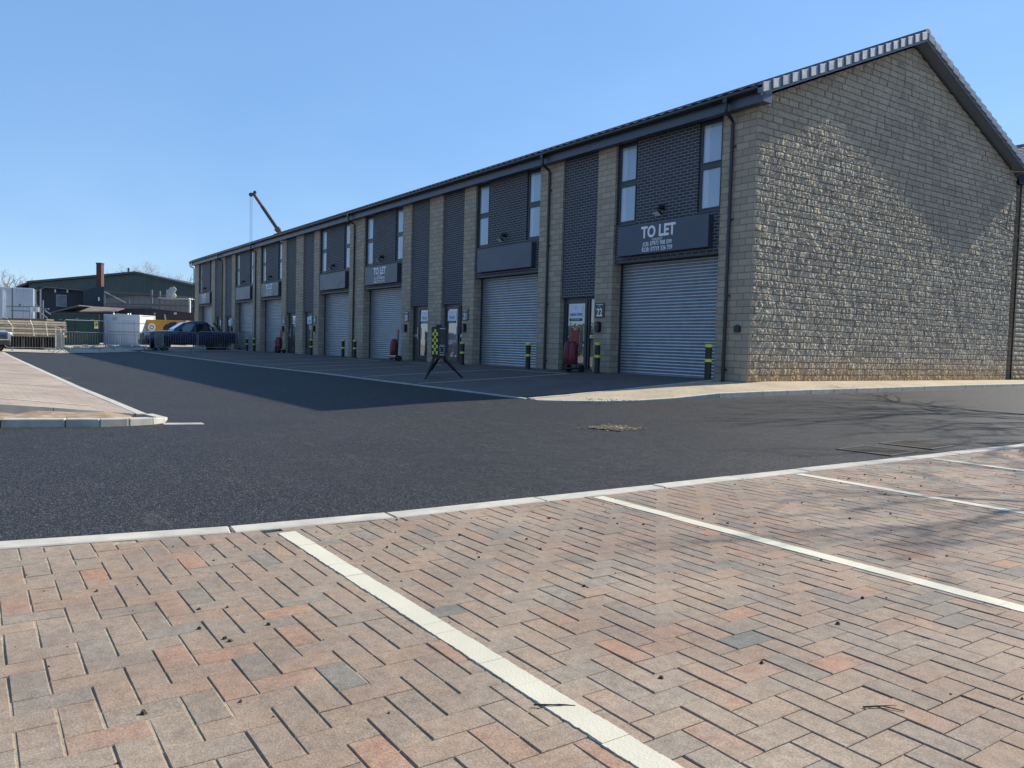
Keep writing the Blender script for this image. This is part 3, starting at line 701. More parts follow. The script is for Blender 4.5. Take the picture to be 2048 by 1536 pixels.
def make_roof(parent, x0, x1, y0, ridge, tile, full=True):
    ye = y0 - .34; yf = 2 * ridge - ye; zr = ZEAVE + SL * (ridge - ye)
    tiled_slope('roof', x0, x1, ye, ZEAVE, ridge, zr, tile, parent, rows=20, course=.022)
    tiled_slope('roof', x0, x1, yf, ZEAVE, ridge, zr, tile, parent, rows=20, course=.022)
    m = MB()
    for x in span(x0, x1 - .45, .45): m.prism([(-.14 + ridge, zr - .03), (ridge - .09, zr + .055), (ridge, zr + .085), (ridge + .09, zr + .055), (ridge + .14, zr - .03)], 'x', x + .004, x + .452)
    m.build('ridge_tiles', tile, parent)
    # dry verge: one stepped cap per tile course on each rake
    for sgn in (1, -1):
        m = MB(); n = 20; Ls = (ridge - ye) / n
        for k in range(n):
            ya, yb = ye + k * Ls + .012, ye + (k + .86) * Ls
            def zz(y): return ZEAVE + SL * (y - ye)
            poly = [(ya, zz(ya) - .165), (yb, zz(yb) - .175), (yb, zz(yb) + .018), (ya, zz(ya) + .045)]
            if sgn < 0: poly = [(2 * ridge - y, z) for y, z in poly]
            # outer face leans out a little at its foot, like a clipped-on cap
            n4 = [(x1 + .035, *poly[0]), (x1 + .012, *poly[1]), (x1 + .004, *poly[2]), (x1 + .024, *poly[3])]
            bk = [(x1 - .10, y, z) for y, z in poly]
            m.add(n4 + bk, [(0, 1, 2, 3), (7, 6, 5, 4), (0, 4, 5, 1), (1, 5, 6, 2), (2, 6, 7, 3), (3, 7, 4, 0)])
        m.build('verge_caps', CAP, parent, bevel=.006)
        m = MB()
        def P(y, dz): return ((y if sgn > 0 else 2 * ridge - y), ZEAVE + SL * (y - ye) + dz)
        m.prism([P(ye, -.15), P(ridge, -.15), P(ridge, .03), P(ye, .03)], 'x', x1 - .11, x1 - .004); m.build('tile_ends', SOFF, parent)
        m = MB()
        def P(y, dz): return ((y if sgn > 0 else 2 * ridge - y), ZEAVE + SL * (y - ye) + dz)
        m.prism([P(ye + .02, -.225), P(ridge, -.225), P(ridge, -.151), P(ye + .02, -.151)], 'x', x1 - .045, x1 - .02); m.build('barge_board', SOFF, parent)
        m = MB(); m.prism([P(ye + .1, -.205), P(ridge, -.205), P(ridge, -.192), P(ye + .1, -.192)], 'x', x1 - .40, x1 - .046); m.build('verge_soffit', SOFF, parent)
def eaves(parent, x0, x1, y0, outlets):
    m = MB(); m.box(x0, x1 - .02, y0 - .245, y0 - .22, 5.94, 6.24); m.build('fascia', FASC, parent)
    m = MB(); m.box(x0, x1 - .03, y0 - .219, y0 - .001, 5.955, 5.975); m.build('soffit', FASC, parent)
    m = MB(); prof = [(y0 - .36 + .065 * math.cos(a), 6.205 + .065 * math.sin(a)) for a in [math.pi + math.pi * k / 8 for k in range(9)]]
    prof = prof + [(y0 - .36 + .055, 6.205), (y0 - .36 - .055, 6.205)]
    m.prism(prof, 'x', x0, x1 - .12); m.build('gutter', GUTT, parent)
    for x in outlets:
        m = MB(); zt = 6.13
        m.box(x - .055, x + .055, y0 - .42, y0 - .30, 6.08, 6.20)
        m.tube([(x, y0 - .36, 6.1), (x, y0 - .36, 5.93), (x - .01, y0 - .33, 5.88), (x - .05, y0 - .10, 5.79), (x - .06, y0 - .055, 5.73), (x - .06, y0 - .055, 3.2), (x - .06, y0 - .055, gz(min(x, -.1), 0) - .05)], .038, 10)
        for z in (.25, 1.9, 3.6, 5.2): m.box(x - .12, x + .02, y0 - .06, y0 - .002, z - .015, z + .015)
        m.build('downpipe', GUTT, parent, smooth=2)
make_roof(TE, -L - .15, .36, 0, YR, TILE)
eaves(TE, -L - .12, .36, 0, [-.56, -7.26, -21.35, -35.75, -43.15, -51.05])
m = MB(); m.box(.10, .338, -.244, .03, 5.942, 6.17); m.build('box_end', FASC, TE)
m = MB(); m.box(.10, .338, D - .03, D + .30, 5.942, 6.235); m.build('box_end', FASC, TE)
m = MB(); m.box(-L, .338, D + .30, D + .325, 5.93, 6.235); m.build('rear_fascia', FASC, TE)  # rear eaves boxing, added to stop sun leaking onto the gable
m = MB(); m.box(-L, 0, D, D + .3, 5.9, 6.2); m.build('rear_eaves', FASC, TE)

# neighbouring terrace behind, its gable just beyond the right picture edge
T2 = thing('neighbour_building', 'second stone terrace behind the gable with tiled roof, cut off by the right picture edge', 'building')
Y2 = 13.05; R2 = Y2 + YR
m = MB(); m.box(-30, -.30, Y2, Y2 + D, ZB, ZE); m.prism([(Y2, ZE), (Y2 + D, ZE), (R2, ZE + SL * YR)], 'x', -.6, -.32); m.build('wall', BLOCK, T2)
rock_gable(Y2, Y2 + D, R2, ZE + .06, 'rock_faced_gable', T2, .05, .03, 5, x=-.24)
make_roof(T2, -30, -.06, Y2 + .28, R2, TILER)
m = MB(); m.box(-30, -.62, D + .01, Y2 - .01, ZB, ZE + .2); m.build('link_wall', BLOCK, T2)
m = MB(); m.box(-.6, -.5, D + .42, D + .5, 5.7, 6.2); m.tube([(-.52, D + .62, 6.1), (-.52, D + .62, -.3)], .05, 10); m.build('downpipe', GUTT, T2, smooth=2)

# ------------------------------------------------------------------ things fixed to the terrace
def words(n):
    return {'22': 'unit 22', '21': 'unit 21', '20': 'unit 20', '19': 'unit 19', '18': 'unit 18', '17': 'unit 17', '16': 'unit 16'}[n]
SW, SH = 3.05, .74
first_l = first_p = None
for q in UN:
    r, l = q['o']; u = words(q['n'])
    lab = (f'grey TO LET sign board with phone numbers above the {u} shutter' if q['let'] else f'blank dark grey sign board above the {u} shutter')
    s = thing('sign_board', lab, 'sign', (r - .24 - SW / 2, -.10, 3.04), 0, 'sign boards over the shutters')
    m = MB(); m.box(-SW/2, SW/2, 0, .158, 0, SH); m.build('panel', SIGN, s, bevel=.006)
    if q['let']:
        text_mesh([('TO LET', .39, -.08, .40, .90)], 'heading', WHITE, s, (0, -.003, 0), weight=.034)
        text_mesh([('CONTACT', .075, -.10, .305, 1.0), ('JOE: 07973 908 599', .145, -.10, .185, .84), ('ROB: 07739 326 759', .145, -.10, .05, .84)], 'phone_lines', WHITE, s, (0, -.003, 0), weight=.014)
    # floodlight over the sign
    fx = (r + l) / 2 - .06
    lab = f'small black floodlight with pale lens on the brick above the {u} sign board'
    if first_l is None:
        f = thing('floodlight', lab, 'floodlight', (fx, .06, 4.16), 0, 'floodlights above the signs')
        m = MB(); m.lathe([(.02, -.005), (.075, -.005), (.075, -.02), (.06, -.035), (.02, -.04)], n=16, axis='y'); m.tube([(0, -.03, 0), (0, -.16, -.02), (.0, -.20, -.08)], .022, 8); m.lathe([(.02, -.10), (.06, -.07), (.07, -.03), (.05, .0), (.02, .02)], (0, -.09, .03), 12); m.build('bracket', BLACKPL, f, smooth=2)
        m = MB(); m.prism([(-.13, -.18), (-.27, -.11), (-.29, -.15), (-.16, -.23)], 'x', -.11, .11); h = m.build('lamp_head', BLACKPL, f, bevel=.008)
        m = MB(); m.prism([(-.168, -.229), (-.285, -.153), (-.288, -.158), (-.171, -.234)], 'x', -.09, .09); m.build('lens', mat('lens_pale', (.62, .64, .66), .2, var=.03), h)
        first_l = f; first_l.rotation_euler = (0, 0, 0)
    else: dup(first_l, (fx, .06, 4.16), 0, lab)
    # number plate and key safe on the pier between door and shutter
    px = (q['d'][0] + r_ if False else 0)
    a, b = (q['d'][0], l) if q['s'] == 'r' else (r, q['d'][1])
    px = a + .25 if q['s'] == 'r' else b - .25
    p = thing('number_plate', f'dark green square plate reading {q["n"]} on the stone pier', 'number plate', (px, 0, 1.47), 0, 'unit number plates')
    m = MB(); m.box(-.19, .19, -.025, -.001, 0, .40); m.build('plate', mat('plate_green', (.012, .020, .022), .35, var=.1), p, bevel=.005)
    text_mesh([(q['n'], .30, 0, .045, .80)], 'number', WHITE, p, (0, -.0275, 0), weight=.03)
    m = MB(); m.box(-.14, .14, -.028, -.0265, .345, .363); text_mesh([('UNIT', .042, 0, .292, 1)], 'unit_word', WHITE, p, (0, -.0275, 0)); m.build('name_strip', WHITE, p)
    lab = f'black rounded key box below the number {q["n"]} plate'
    if first_p is None:
        k = thing('key_box', lab, 'key box', (px - .02, 0, 1.08), 0, 'key boxes on the piers')
        m = MB(); m.prism([(-.085, .05), (-.085, .24), (-.06, .29), (.04, .29), (.085, .25), (.085, .05), (.06, 0), (-.05, 0)], 'y', -.11, -.001); m.build('body', BLACKPL, k, bevel=.018, seg=2)
        m = MB(); m.box(-.055, .05, -.118, -.111, .17, .24); m.build('keypad', mat('keypad_grey', (.06, .065, .07), .4), k)
        first_p = k
    else: dup(first_p, (px - .02, 0, 1.08), 0, lab)
    # poster on the door leaf
    r, l = q['d']; lx = (l + .16, r - .40 - .16) if q['s'] == 'r' else (l + .40 + .16, r - .16)
    xc = (lx[0] + lx[1]) / 2 - .02; w = min(.60, lx[1] - lx[0] - .02)
    p = thing('door_poster', f'white and navy {q["post"]} poster stuck inside the glass door of {u}', 'poster', (xc, .165, 1.40), 0, 'posters on the doors')
    m = MB(); m.cur = 0; m.box(-w/2, w/2, -.002, .001, .075, .44); m.cur = 1; m.box(-w/2 + .02, w/2 - .02, -.0021, .001, 0, .0745); m.build('sheet', [PAPER, NAVYINK], p)
    text_mesh([(q['post'], .105 if q['post'] != 'TO LET' else .14, 0, .15, .80)], 'heading', NAVYINK, p, (0, -.0045, 0), weight=.012)
    m = MB(); m.box(-.2, .2, -.0042, -.0022, .028, .044); m.prism([(-.02, .34), (.02, .34), (.03, .39), (0, .42), (-.03, .39)], 'y', -.0042, -.0022); m.build('small_print', mat('print_grey', (.45, .5, .58), .6), p)
m = MB(); m.prism([(-.075, 0), (.075, 0), (.075, .13), (0, .165), (-.075, .13)], 'y', -.07, -.001)
mb = m.build('meter_box', BLACKPL, loc=(-.285, 0, 1.09), bevel=.006); tag(mb, 'small black house-shaped box on the corner pier beside the downpipe', 'meter box')

# ------------------------------------------------------------------ bollards
BX = [(-.80, 'right side of the unit 22 shutter'), (-4.60, 'on the pier below the number 22 plate'), (-7.73, 'right side of the unit 21 shutter'), (-11.52, 'below the number 21 plate'),
      (-20.48, 'left side of the unit 20 shutter'), (-21.77, 'right side of the unit 19 shutter'), (-25.71, 'below the number 19 plate'), (-30.98, 'right side of the unit 18 shutter'), (-34.94, 'left side of the unit 18 shutter'), (-36.35, 'right side of the unit 17 shutter')]
b0 = None
for x, where in BX:
    z = fz(x, -.35) + (.045 if x > -5 else 0); lab = f'black bollard with two yellow bands at the {where}'
    if b0 is None:
        b0 = thing('bollard', lab, 'bollard', (x, -.35, z), 0, 'black bollards along the shutters')
        m = MB(); m.lathe([(.075, -.15), (.075, .765), (.068, .772), (.02, .775)], n=20); m.build('post', BOLL, b0, smooth=2)
        for zz in (.705, .375):
            m = MB(); m.lathe([(.078, zz), (.0785, zz + .004), (.0785, zz + .062), (.078, zz + .066)], n=20); m.build('yellow_band', YEL, b0, smooth=2)
    else: dup(b0, (x, -.35, z), 0, lab)

# ------------------------------------------------------------------ red extinguisher trolleys
def trolley(x, y, rz, label):
    t = thing('extinguisher_trolley', label, 'trolley', (x, y, fz(x, y)), rz, 'red fire point trolleys')
    m = MB(); m.tube([(-.12, .06, .14), (-.12, .10, 1.2), (.12, .10, 1.2), (.12, .06, .14)], .013, 8); m.tube([(-.12, .06, .14), (-.18, -.22, .05)], .012, 6); m.tube([(.12, .06, .14), (.18, -.22, .05)], .012, 6)
    m.box(-.2, .2, -.25, .06, .10, .125); m.tube([(-.26, .12, .1), (.26, .12, .1)], .012, 8); m.build('frame', mat('trolley_frame', (.03, .02, .022), .45), t)
    for s in (-1, 1):
        m = MB(); m.lathe([(.02, -.028), (.095, -.028), (.105, -.015), (.105, .015), (.095, .028), (.02, .028)], (s * .25, .12, .105), 18, 'x'); m.build('wheel', RUB, t, smooth=2)
    # two covered bottles side by side: rounded shoulders, skirt flaring at the foot
    for s in (-1, 1):
        m = MB(); prof = [(.115, .22), (.135, .24), (.13, .45), (.125, .62), (.118, .72), (.095, .79), (.055, .83), (.02, .845)]
        vs = []; n = 18
        for r_, h in prof:
            for j in range(n):
                a = 2 * math.pi * j / n; k = 1 + .05 * math.sin(3 * a + h * 5 + s) + .03 * math.sin(7 * a - h * 9); vs.append((s * .105 + r_ * .92 * k * math.cos(a), -.06 + r_ * k * math.sin(a), h))
        m.add(vs, [(i * n + j, i * n + (j + 1) % n, (i + 1) * n + (j + 1) % n, (i + 1) * n + j) for i in range(len(prof) - 1) for j in range(n)] + [tuple(range(n))[::-1], tuple(range((len(prof) - 1) * n, len(prof) * n))])
        m.build('bottle_cover', RED, t, smooth=1)
    m = MB(); m.box(-.115, .115, .085, .10, .83, 1.15); m.build('notice_plate', REDP, t, bevel=.004)
    return t
trolley(-5.53, -.45, .1, 'red covered fire extinguisher trolley in front of the UNDER OFFER door')
trolley(-16.15, -.55, -.3, 'red covered fire extinguisher trolley standing before the unit 20 shutter and plate')
trolley(-30.1, -.45, .15, 'red covered fire extinguisher trolley at the unit 18 door, farthest of the trolleys')

# ------------------------------------------------------------------ checkered site box on a tripod
t = thing('site_camera_tripod', 'black box with yellow checks on three splayed legs standing on the forecourt', 'tripod unit', (-6.12, -4.28, 0), .95)
zb = .335
m = MB(); m.box(-.18, .18, -.12, .12, zb, zb + .745); m.build('case', BLACKPL, t, bevel=.015, seg=2)
m = MB(); m.box(-.172, -.005, -.128, -.121, zb + .03, zb + .715); m.build('side_panel', mat('panel_black', (.008, .009, .01), .35), t)
m = MB()
for i in range(3):
    for j in range(8):
        if (i + j) % 2 == 0: m.box(-.160 + i * .047, -.160 + (i + 1) * .047, -.1315, -.1285, zb + .055 + j * .078, zb + .055 + (j + 1) * .078)
m.build('yellow_checks', mat('check_yellow', (.62, .66, .06), .5), t)
m = MB(); m.box(.008, .172, -.130, -.121, zb + .02, zb + .725); m.build('control_panel', mat('panel_blue_black', (.010, .013, .025), .3), t)
m = MB()
for zz in (.62, .42, .36, .30): m.lathe([(.003, -.131), (.014, -.131), (.014, -.136), (.003, -.137)], (.085, 0, zb + zz), 10, 'y')
m.build('lamps', mat('lamp_grey', (.12, .13, .16), .3), t)
m = MB()
for k, (xx, zz) in enumerate([(.07, .26), (.11, .285), (.15, .26), (.19, .26), (.23, .285), (.27, .26), (.07, .20), (.27, .20), (.08, .145), (.26, .145), (.17, .10), (.10, .095), (.24, .095)]): m.box(xx * .56 - .004 - .012, xx * .56 - .004 + .012, -.1335, -.1305, zb + zz - .009, zb + zz + .009)
m.box(.03, .15, -.1335, -.1305, zb + .035, zb + .05); m.box(.03, .15, -.1335, -.1305, zb + .69, zb + .71)
m.build('white_marks', mat('mark_white', (.6, .62, .62), .5), t)
m = MB(); m.box(-.08, .06, -.08, .08, zb + .746, zb + .80); m.build('top_box', BLACKPL, t, bevel=.01)
m = MB(); m.tube([(-.11, 0, zb + .745), (-.095, .02, zb + .95)], .007, 6, .004); m.build('aerial', BLACKPL, t)
m = MB(); m.box(-.15, .15, -.1, .1, zb - .05, zb - .001); m.build('mount', BLACKPL, t)
def wl(x, y):   # world to local of the tripod
    c, s = math.cos(-.95), math.sin(-.95); dx, dy = x + 6.12, y + 4.28; return (dx * c - dy * s, dx * s + dy * c)
for (ax, ay), (fx, fy) in (((-.11, -.05), (-6.18, -4.62)), ((.12, -.02), (-5.88, -3.73)), ((0, .08), (-6.97, -4.16))):
    lx, ly = wl(fx, fy); g = fz(fx, fy); m = MB(); m.tube([(ax, ay, zb - .02), (ax + (lx - ax) * .6, ay + (ly - ay) * .6, zb - .02 + (g - zb + .02) * .6)], .042, 8); m.tube([(ax + (lx - ax) * .55, ay + (ly - ay) * .55, zb - .02 + (g - zb + .02) * .55), (lx, ly, g + .01)], .026, 8)
    m.lathe([(.035, 0), (.035, .02), (.02, .03)], (lx, ly, g), 10); m.build('leg', BLACKPL, t, smooth=2)
m = MB(); m.tube([(.17, .0, zb + .15), (.20, .02, zb - .02), (.26, .05, zb - .07), (.33, .06, zb + .02), (.36, .08, zb + .3), (.34, .05, zb + .45)], .008, 6); m.build('cable', mat('cable_grey', (.3, .3, .28), .6), t)

# ------------------------------------------------------------------ vehicles
def loft(m, secs, cap=True):
    n = len(secs[0]); o = [p for s in secs for p in s]
    m.add(o, [(i * n + j, i * n + (j + 1) % n, (i + 1) * n + (j + 1) % n, (i + 1) * n + j) for i in range(len(secs) - 1) for j in range(n)] + ([tuple(range(n))[::-1], tuple(range((len(secs) - 1) * n, len(secs) * n))] if cap else []))
def vehicle(name, label, loc, rz, paint, pickup=True, cat='pickup truck'):
    t = thing(name, label, cat, loc, rz)
    def sec(x, w, zb, zt, sh=.86):       # rounded-shouldered cross-section
        return [(x, -w * .93, zb), (x, -w, zb + (zt - zb) * .25), (x, -w * .995, zb + (zt - zb) * .7), (x, -w * .95, zb + (zt - zb) * .93), (x, -w * sh, zt), (x, 0, zt + .02), (x, w * sh, zt), (x, w * .95, zb + (zt - zb) * .93), (x, w * .995, zb + (zt - zb) * .7), (x, w, zb + (zt - zb) * .25), (x, w * .93, zb), (x, 0, zb)]
    m = MB(); S = [(2.66, .70, .52, .86), (2.62, .82, .42, .98), (2.5, .90, .38, 1.04), (2.2, .95, .38, 1.11), (1.6, .96, .40, 1.16), (1.2, .96, .42, 1.18), (.9, .96, .42, 1.14), (-.2, .96, .42, 1.13), (-.95, .96, .42, 1.14), (-1.1, .96, .45, 1.13), (-2.3, .96, .52, 1.14), (-2.62, .93, .56, 1.13), (-2.66, .90, .60, 1.10)]
    loft(m, [sec(*s) for s in S]); body = m.build('body', paint, t, smooth=2)
    # cabin
    def cs(x, w, z0, z1, tw): return [(x, -w, z0), (x, -tw - .03, z1 - .12), (x, -tw + .05, z1 - .02), (x, 0, z1), (x, tw - .05, z1 - .02), (x, tw + .03, z1 - .12), (x, w, z0), (x, 0, z0)]
    m = MB(); rear = -1.05 if pickup else -2.5
    loft(m, [cs(1.22, .88, 1.08, 1.13, .84), cs(.9, .88, 1.06, 1.34, .78), cs(.42, .88, 1.06, 1.68, .72), (cs(.1, .89, 1.06, 1.80, .70)), cs(-.5, .89, 1.06, 1.83, .70), cs(rear + .35, .89, 1.06, 1.80, .70), cs(rear + .12, .89, 1.06, 1.76, .70), cs(rear - .12, .88, 1.06, 1.2, .8)])
    m.build('cabin', paint, t, smooth=2)
    gl = glass_mat('car_glass', (.015, .018, .024), .1, .08) if 'car_glass' not in MATS else MATS['car_glass']
    for s in (-1, 1):
        def sp(x, z, e=.012):
            k = (z - 1.06) / .68; return (x, s * (.89 + (.73 - .89) * k + e), z)
        def pane(poly, nm):
            m = MB(); n = len(poly); m.add([sp(*p) for p in poly] + [sp(p[0], p[1], -.02) for p in poly], [tuple(range(n)), tuple(range(n, 2 * n))[::-1]] + [(i, (i + 1) % n, n + (i + 1) % n, n + i) for i in range(n)]); m.build(nm, gl, t)
        pane([(.82, 1.17), (-.10, 1.17), (-.12, 1.66), (.30, 1.62)], 'side_window')
        pane([(-.19, 1.17), (rear + .18, 1.20), (rear + .30, 1.64), (-.20, 1.66)], 'side_window')
        m = MB(); m.box(.62, .80, *sorted((s * .93, s * 1.12)), 1.15, 1.33); m.build('mirror', BLACKPL, t, bevel=.03, seg=2)
        m = MB(); m.box(2.30, 2.62, *sorted((s * .60, s * .905)), .86, 1.0); m.build('headlight', mat('lamp_clear', (.55, .58, .60), .1, var=.05), t, bevel=.03, seg=2)
        m = MB(); m.box(-2.675, -2.60, *sorted((s * .80, s * .93)), .75, 1.06); m.build('tail_light', mat('lamp_red', (.25, .01, .01), .2), t, bevel=.015)
        for xh in (.05, -.95):
            m = MB(); m.box(xh, xh + .2, *sorted((s * .955, s * .985)), 1.0, 1.03); m.build('door_handle', BLACKPL, t)
        m = MB(); m.box(-1.0, 1.1, *sorted((s * .86, s * 1.0)), .36, .42); m.build('side_step', BLACKPL, t, bevel=.01)
        for xw in (1.66, -1.60):
            m = MB()      # wheel arch lining and flare
            arc = [(xw + .50 * math.cos(a), .38 + .50 * math.sin(a)) for a in [math.pi * k / 12 for k in range(13)]]; inn = [(xw + .44 * math.cos(a), .38 + .44 * math.sin(a)) for a in [math.pi * k / 12 for k in range(13)]]
            y0, y1 = s * .80, s * .985; n = 13
            m.add([(x, y1, z) for x, z in arc] + [(x, y1, z) for x, z in inn] + [(x, y0, z) for x, z in arc] + [(x, y0, z) for x, z in inn],
                  [(i, i + 1, n + i + 1, n + i) for i in range(n - 1)] + [(i, 2*n + i, 2*n + i + 1, i + 1) for i in range(n - 1)] + [(n + i, n + i + 1, 3*n + i + 1, 3*n + i) for i in range(n - 1)])
            m.build('wheel_arch', BLACKPL, t)
            m = MB(); m.lathe([(.05, .0), (.43, .0), (.43, .012), (.05, .012)], (xw, s * .958 - (.012 if s > 0 else 0), .38), 24, 'y'); m.build('arch_void', mat('void_black', (.003, .003, .003), 1), t)  # black disc standing in for the shade inside the wheel arch
            w = MB(); w.lathe([(.22, -.12), (.34, -.125), (.385, -.09), (.39, 0), (.385, .09), (.34, .125), (.22, .12)], (xw, s * .87, .385), 28, 'y'); wo = w.build('wheel', RUB, t, smooth=2)
            w = MB(); w.lathe([(.03, s * .105), (.07, s * .125), (.20, s * .10), (.235, s * .118), (.235, -s * .08), (.03, -s * .08)], (xw, s * .87, .385), 20, 'y'); w.build('rim', mat('rim_grey', (.16, .165, .17), .35, metal=.7), wo, smooth=2)
    m = MB(); m.box(2.55, 2.675, -.58, .58, .66, 1.0)
    for k in range(4): m.box(2.675, 2.69, -.56, .56, .69 + k * .075, .72 + k * .075)
    m.build('grille', BLACKPL if pickup else mat('chrome', (.7, .7, .72), .12, metal=1), t, bevel=.01)
    m = MB(); m.prism([(2.52, -.93), (2.74, -.6), (2.77, 0), (2.74, .6), (2.52, .93), (2.4, .9), (2.4, -.9)], 'z', .36, .64); m.build('front_bumper', BLACKPL, t, bevel=.03, seg=2)
    m = MB(); m.prism([(-2.6, -.92), (-2.74, -.8), (-2.74, .8), (-2.6, .92)], 'z', .46, .66); m.build('rear_bumper', BLACKPL, t, bevel=.02)
    m = MB(); k0, k1 = (.88, .36); m.add([(1.02, -.68, 1.30), (1.02, .68, 1.30), (.40, .60, 1.72), (.40, -.60, 1.72), (.98, -.68, 1.22), (.98, .68, 1.22), (.36, .60, 1.64), (.36, -.60, 1.64)], [(0, 1, 2, 3), (7, 6, 5, 4), (0, 4, 5, 1), (1, 5, 6, 2), (2, 6, 7, 3), (3, 7, 4, 0)]); m.build('windscreen', gl, t)
    if pickup:
        m = MB(); m.box(-2.5, -1.2, -.78, .78, 1.135, 1.165); m.build('bed_cover', BLACKPL, t, bevel=.02)
        for s in (-1, 1):
            m = MB(); m.tube([(-1.22, s * .74, 1.72), (-1.32, s * .76, 1.66), (-1.75, s * .82, 1.18)], .035, 8); m.build('sports_bar', BLACKPL, t)
    return t
TRUCKP = mat('navy_car_paint', (.006, .016, .060), .28, var=.05, coat=.6)
SILV = mat('silver_car_paint', (.20, .23, .28), .25, metal=.4, var=.05, coat=.6)
vehicle('pickup_truck', 'dark blue double-cab pickup parked side on behind the barriers', (-39.6, -2.9, -.20), -math.pi / 2, TRUCKP)
vehicle('parked_car', 'silver car with chrome grille cut off by the left picture edge', tuple(at(-91, 690, 40).xy) + (-.36,), R(42), SILV, False, 'car')

# ------------------------------------------------------------------ crowd barriers
FB = None
def barrier(p0, p1, label, h=1.1):
    """pedestrian barrier between two ground points"""
    global FB
    a, b = Vector((p0[0], p0[1], 0)), Vector((p1[0], p1[1], 0)); d = b - a; w = d.length; c = (a + b) / 2
    t = thing('crowd_barrier', label, 'barrier', (c.x, c.y, gz(c.x, c.y) + .015), math.atan2(d.y, d.x), 'steel crowd barriers')
    m = MB(); hw = w / 2; r = .14
    loop = []
    for cx, cz, a0 in ((hw - r, h - r, 0), (-hw + r, h - r, 90), (-hw + r, .2 + r, 180), (hw - r, .2 + r, 270)):
        for k in range(5):
            g = R(a0 + 22.5 * k); loop.append((cx + r * math.cos(g), 0, cz + r * math.sin(g)))
    m.tube(loop + [loop[0]], .019, 8); m.build('frame', STEELW, t, smooth=2)
    m = MB(); n = max(3, int(w / .125))
    for k in range(1, n):
        x = -hw + w * k / n; m.tube([(x, 0, .2), (x, 0, h)], .006, 6)
    m.build('bars', STEELW, t)
    for s in (-1, 1):
        m = MB(); m.tube([(s * hw * .72, -.28, .01), (s * hw * .72, 0, .22), (s * hw * .72, .28, .01)], .017, 6); m.build('foot', STEELW, t)
    return t
def gpt(px, depth):                       # ground point seen in column px at that distance
    p = at(px, 690, depth); return (p.x, p.y)
barrier(gpt(10, 42.5), gpt(113, 44.0), 'steel crowd barrier in front of the timber stack, leftmost in the row')
barrier(gpt(114, 44.2), gpt(127, 42.2), 'steel crowd barrier turned end-on beside the timber stack')
barrier(gpt(128, 44.2), gpt(211, 45.5), 'steel crowd barrier in front of the green container')
barrier(gpt(215, 45.5), gpt(300, 45.8), 'steel crowd barrier in front of the white site cabin')
barrier(gpt(310, 43.8), gpt(325, 46.0), 'steel crowd barrier turned end-on by the pickup front wheel')
barrier(gpt(327, 44.4), gpt(394, 45.6), 'steel crowd barrier across the pickup doors')
barrier(gpt(397, 45.6), gpt(472, 46.6), 'steel crowd barrier across the pickup rear bed')
barrier(gpt(476, 46.4), gpt(496, 50.0), 'short-looking crowd barrier between the pickup tail and the unit 17 bollard')
def fence_panel(p0, p1, h, label):
    a, b = Vector((*p0, 0)), Vector((*p1, 0)); d = b - a; w = d.length; c = (a + b) / 2
    t = thing('fence_panel', label, 'fence panel', (c.x, c.y, -.30), math.atan2(d.y, d.x), 'tall temporary fence panels')
    m = MB(); hw = w / 2; m.tube([(-hw, 0, 0), (-hw, 0, h - .1), (-hw + .1, 0, h), (hw - .1, 0, h), (hw, 0, h - .1), (hw, 0, 0)], .024, 8); m.build('frame', mat('pale_tube', (.50, .53, .52), .5, metal=.2), t)
    m = MB(); n = int(w / .16)
    for k in range(1, n): m.tube([(-hw + w * k / n, 0, .22), (-hw + w * k / n, 0, h * .56)], .006, 4)
    for z in (.22, h * .56): m.tube([(-hw, 0, z), (hw, 0, z)], .011, 6)
    m.build('mesh', STEELW, t); return t
fence_panel(gpt(128, 52), gpt(212, 53), 1.85, 'tall tubular fence panel before the green container')
fence_panel(gpt(217, 53), gpt(292, 54), 1.75, 'tall tubular fence panel before the white site cabin')

# ================================================================== BEYOND THE BARRIERS
def site(name, label, cat, px0, px1, depth, group=None, turn=0, face=False):
    """a thing standing on the yard, as wide as the columns px0..px1 at that distance; returns it and px/py -> local scales"""
    c = at((px0 + px1) / 2, 690, depth)
    th = math.atan((CXP - (px0 + px1) / 2) / F_PX)
    if face: turn += th
    t = thing(name, label, cat, (c.x, c.y, -.45), VIEW_RZ + turn, group); k = depth / F_PX * (math.cos(th) if face else 1)
    X = lambda px: (px - (px0 + px1) / 2) * k
    Z = lambda px, py: at(px, py, depth).z + .45
    return t, X, Z
def corrugated(name, base, period):
    m, t, b = nodes_of(name); setin(b, rough=.5); co = objco(t)
    w = t.nodes.new('ShaderNodeTexWave'); w.bands_direction = 'X'; w.inputs['Scale'].default_value = 1 / period * .31; t.links.new(co, w.inputs[0])
    c = mix_rgb(t, 1, tuple(base), ramp(t, noise(t, co, .5, 5), [(.3, .8), (.7, 1.2)]), 'MULTIPLY'); t.links.new(c, b.inputs['Base Color'])
    bump(t, b, w.outputs['Fac'], .8, .05); return m
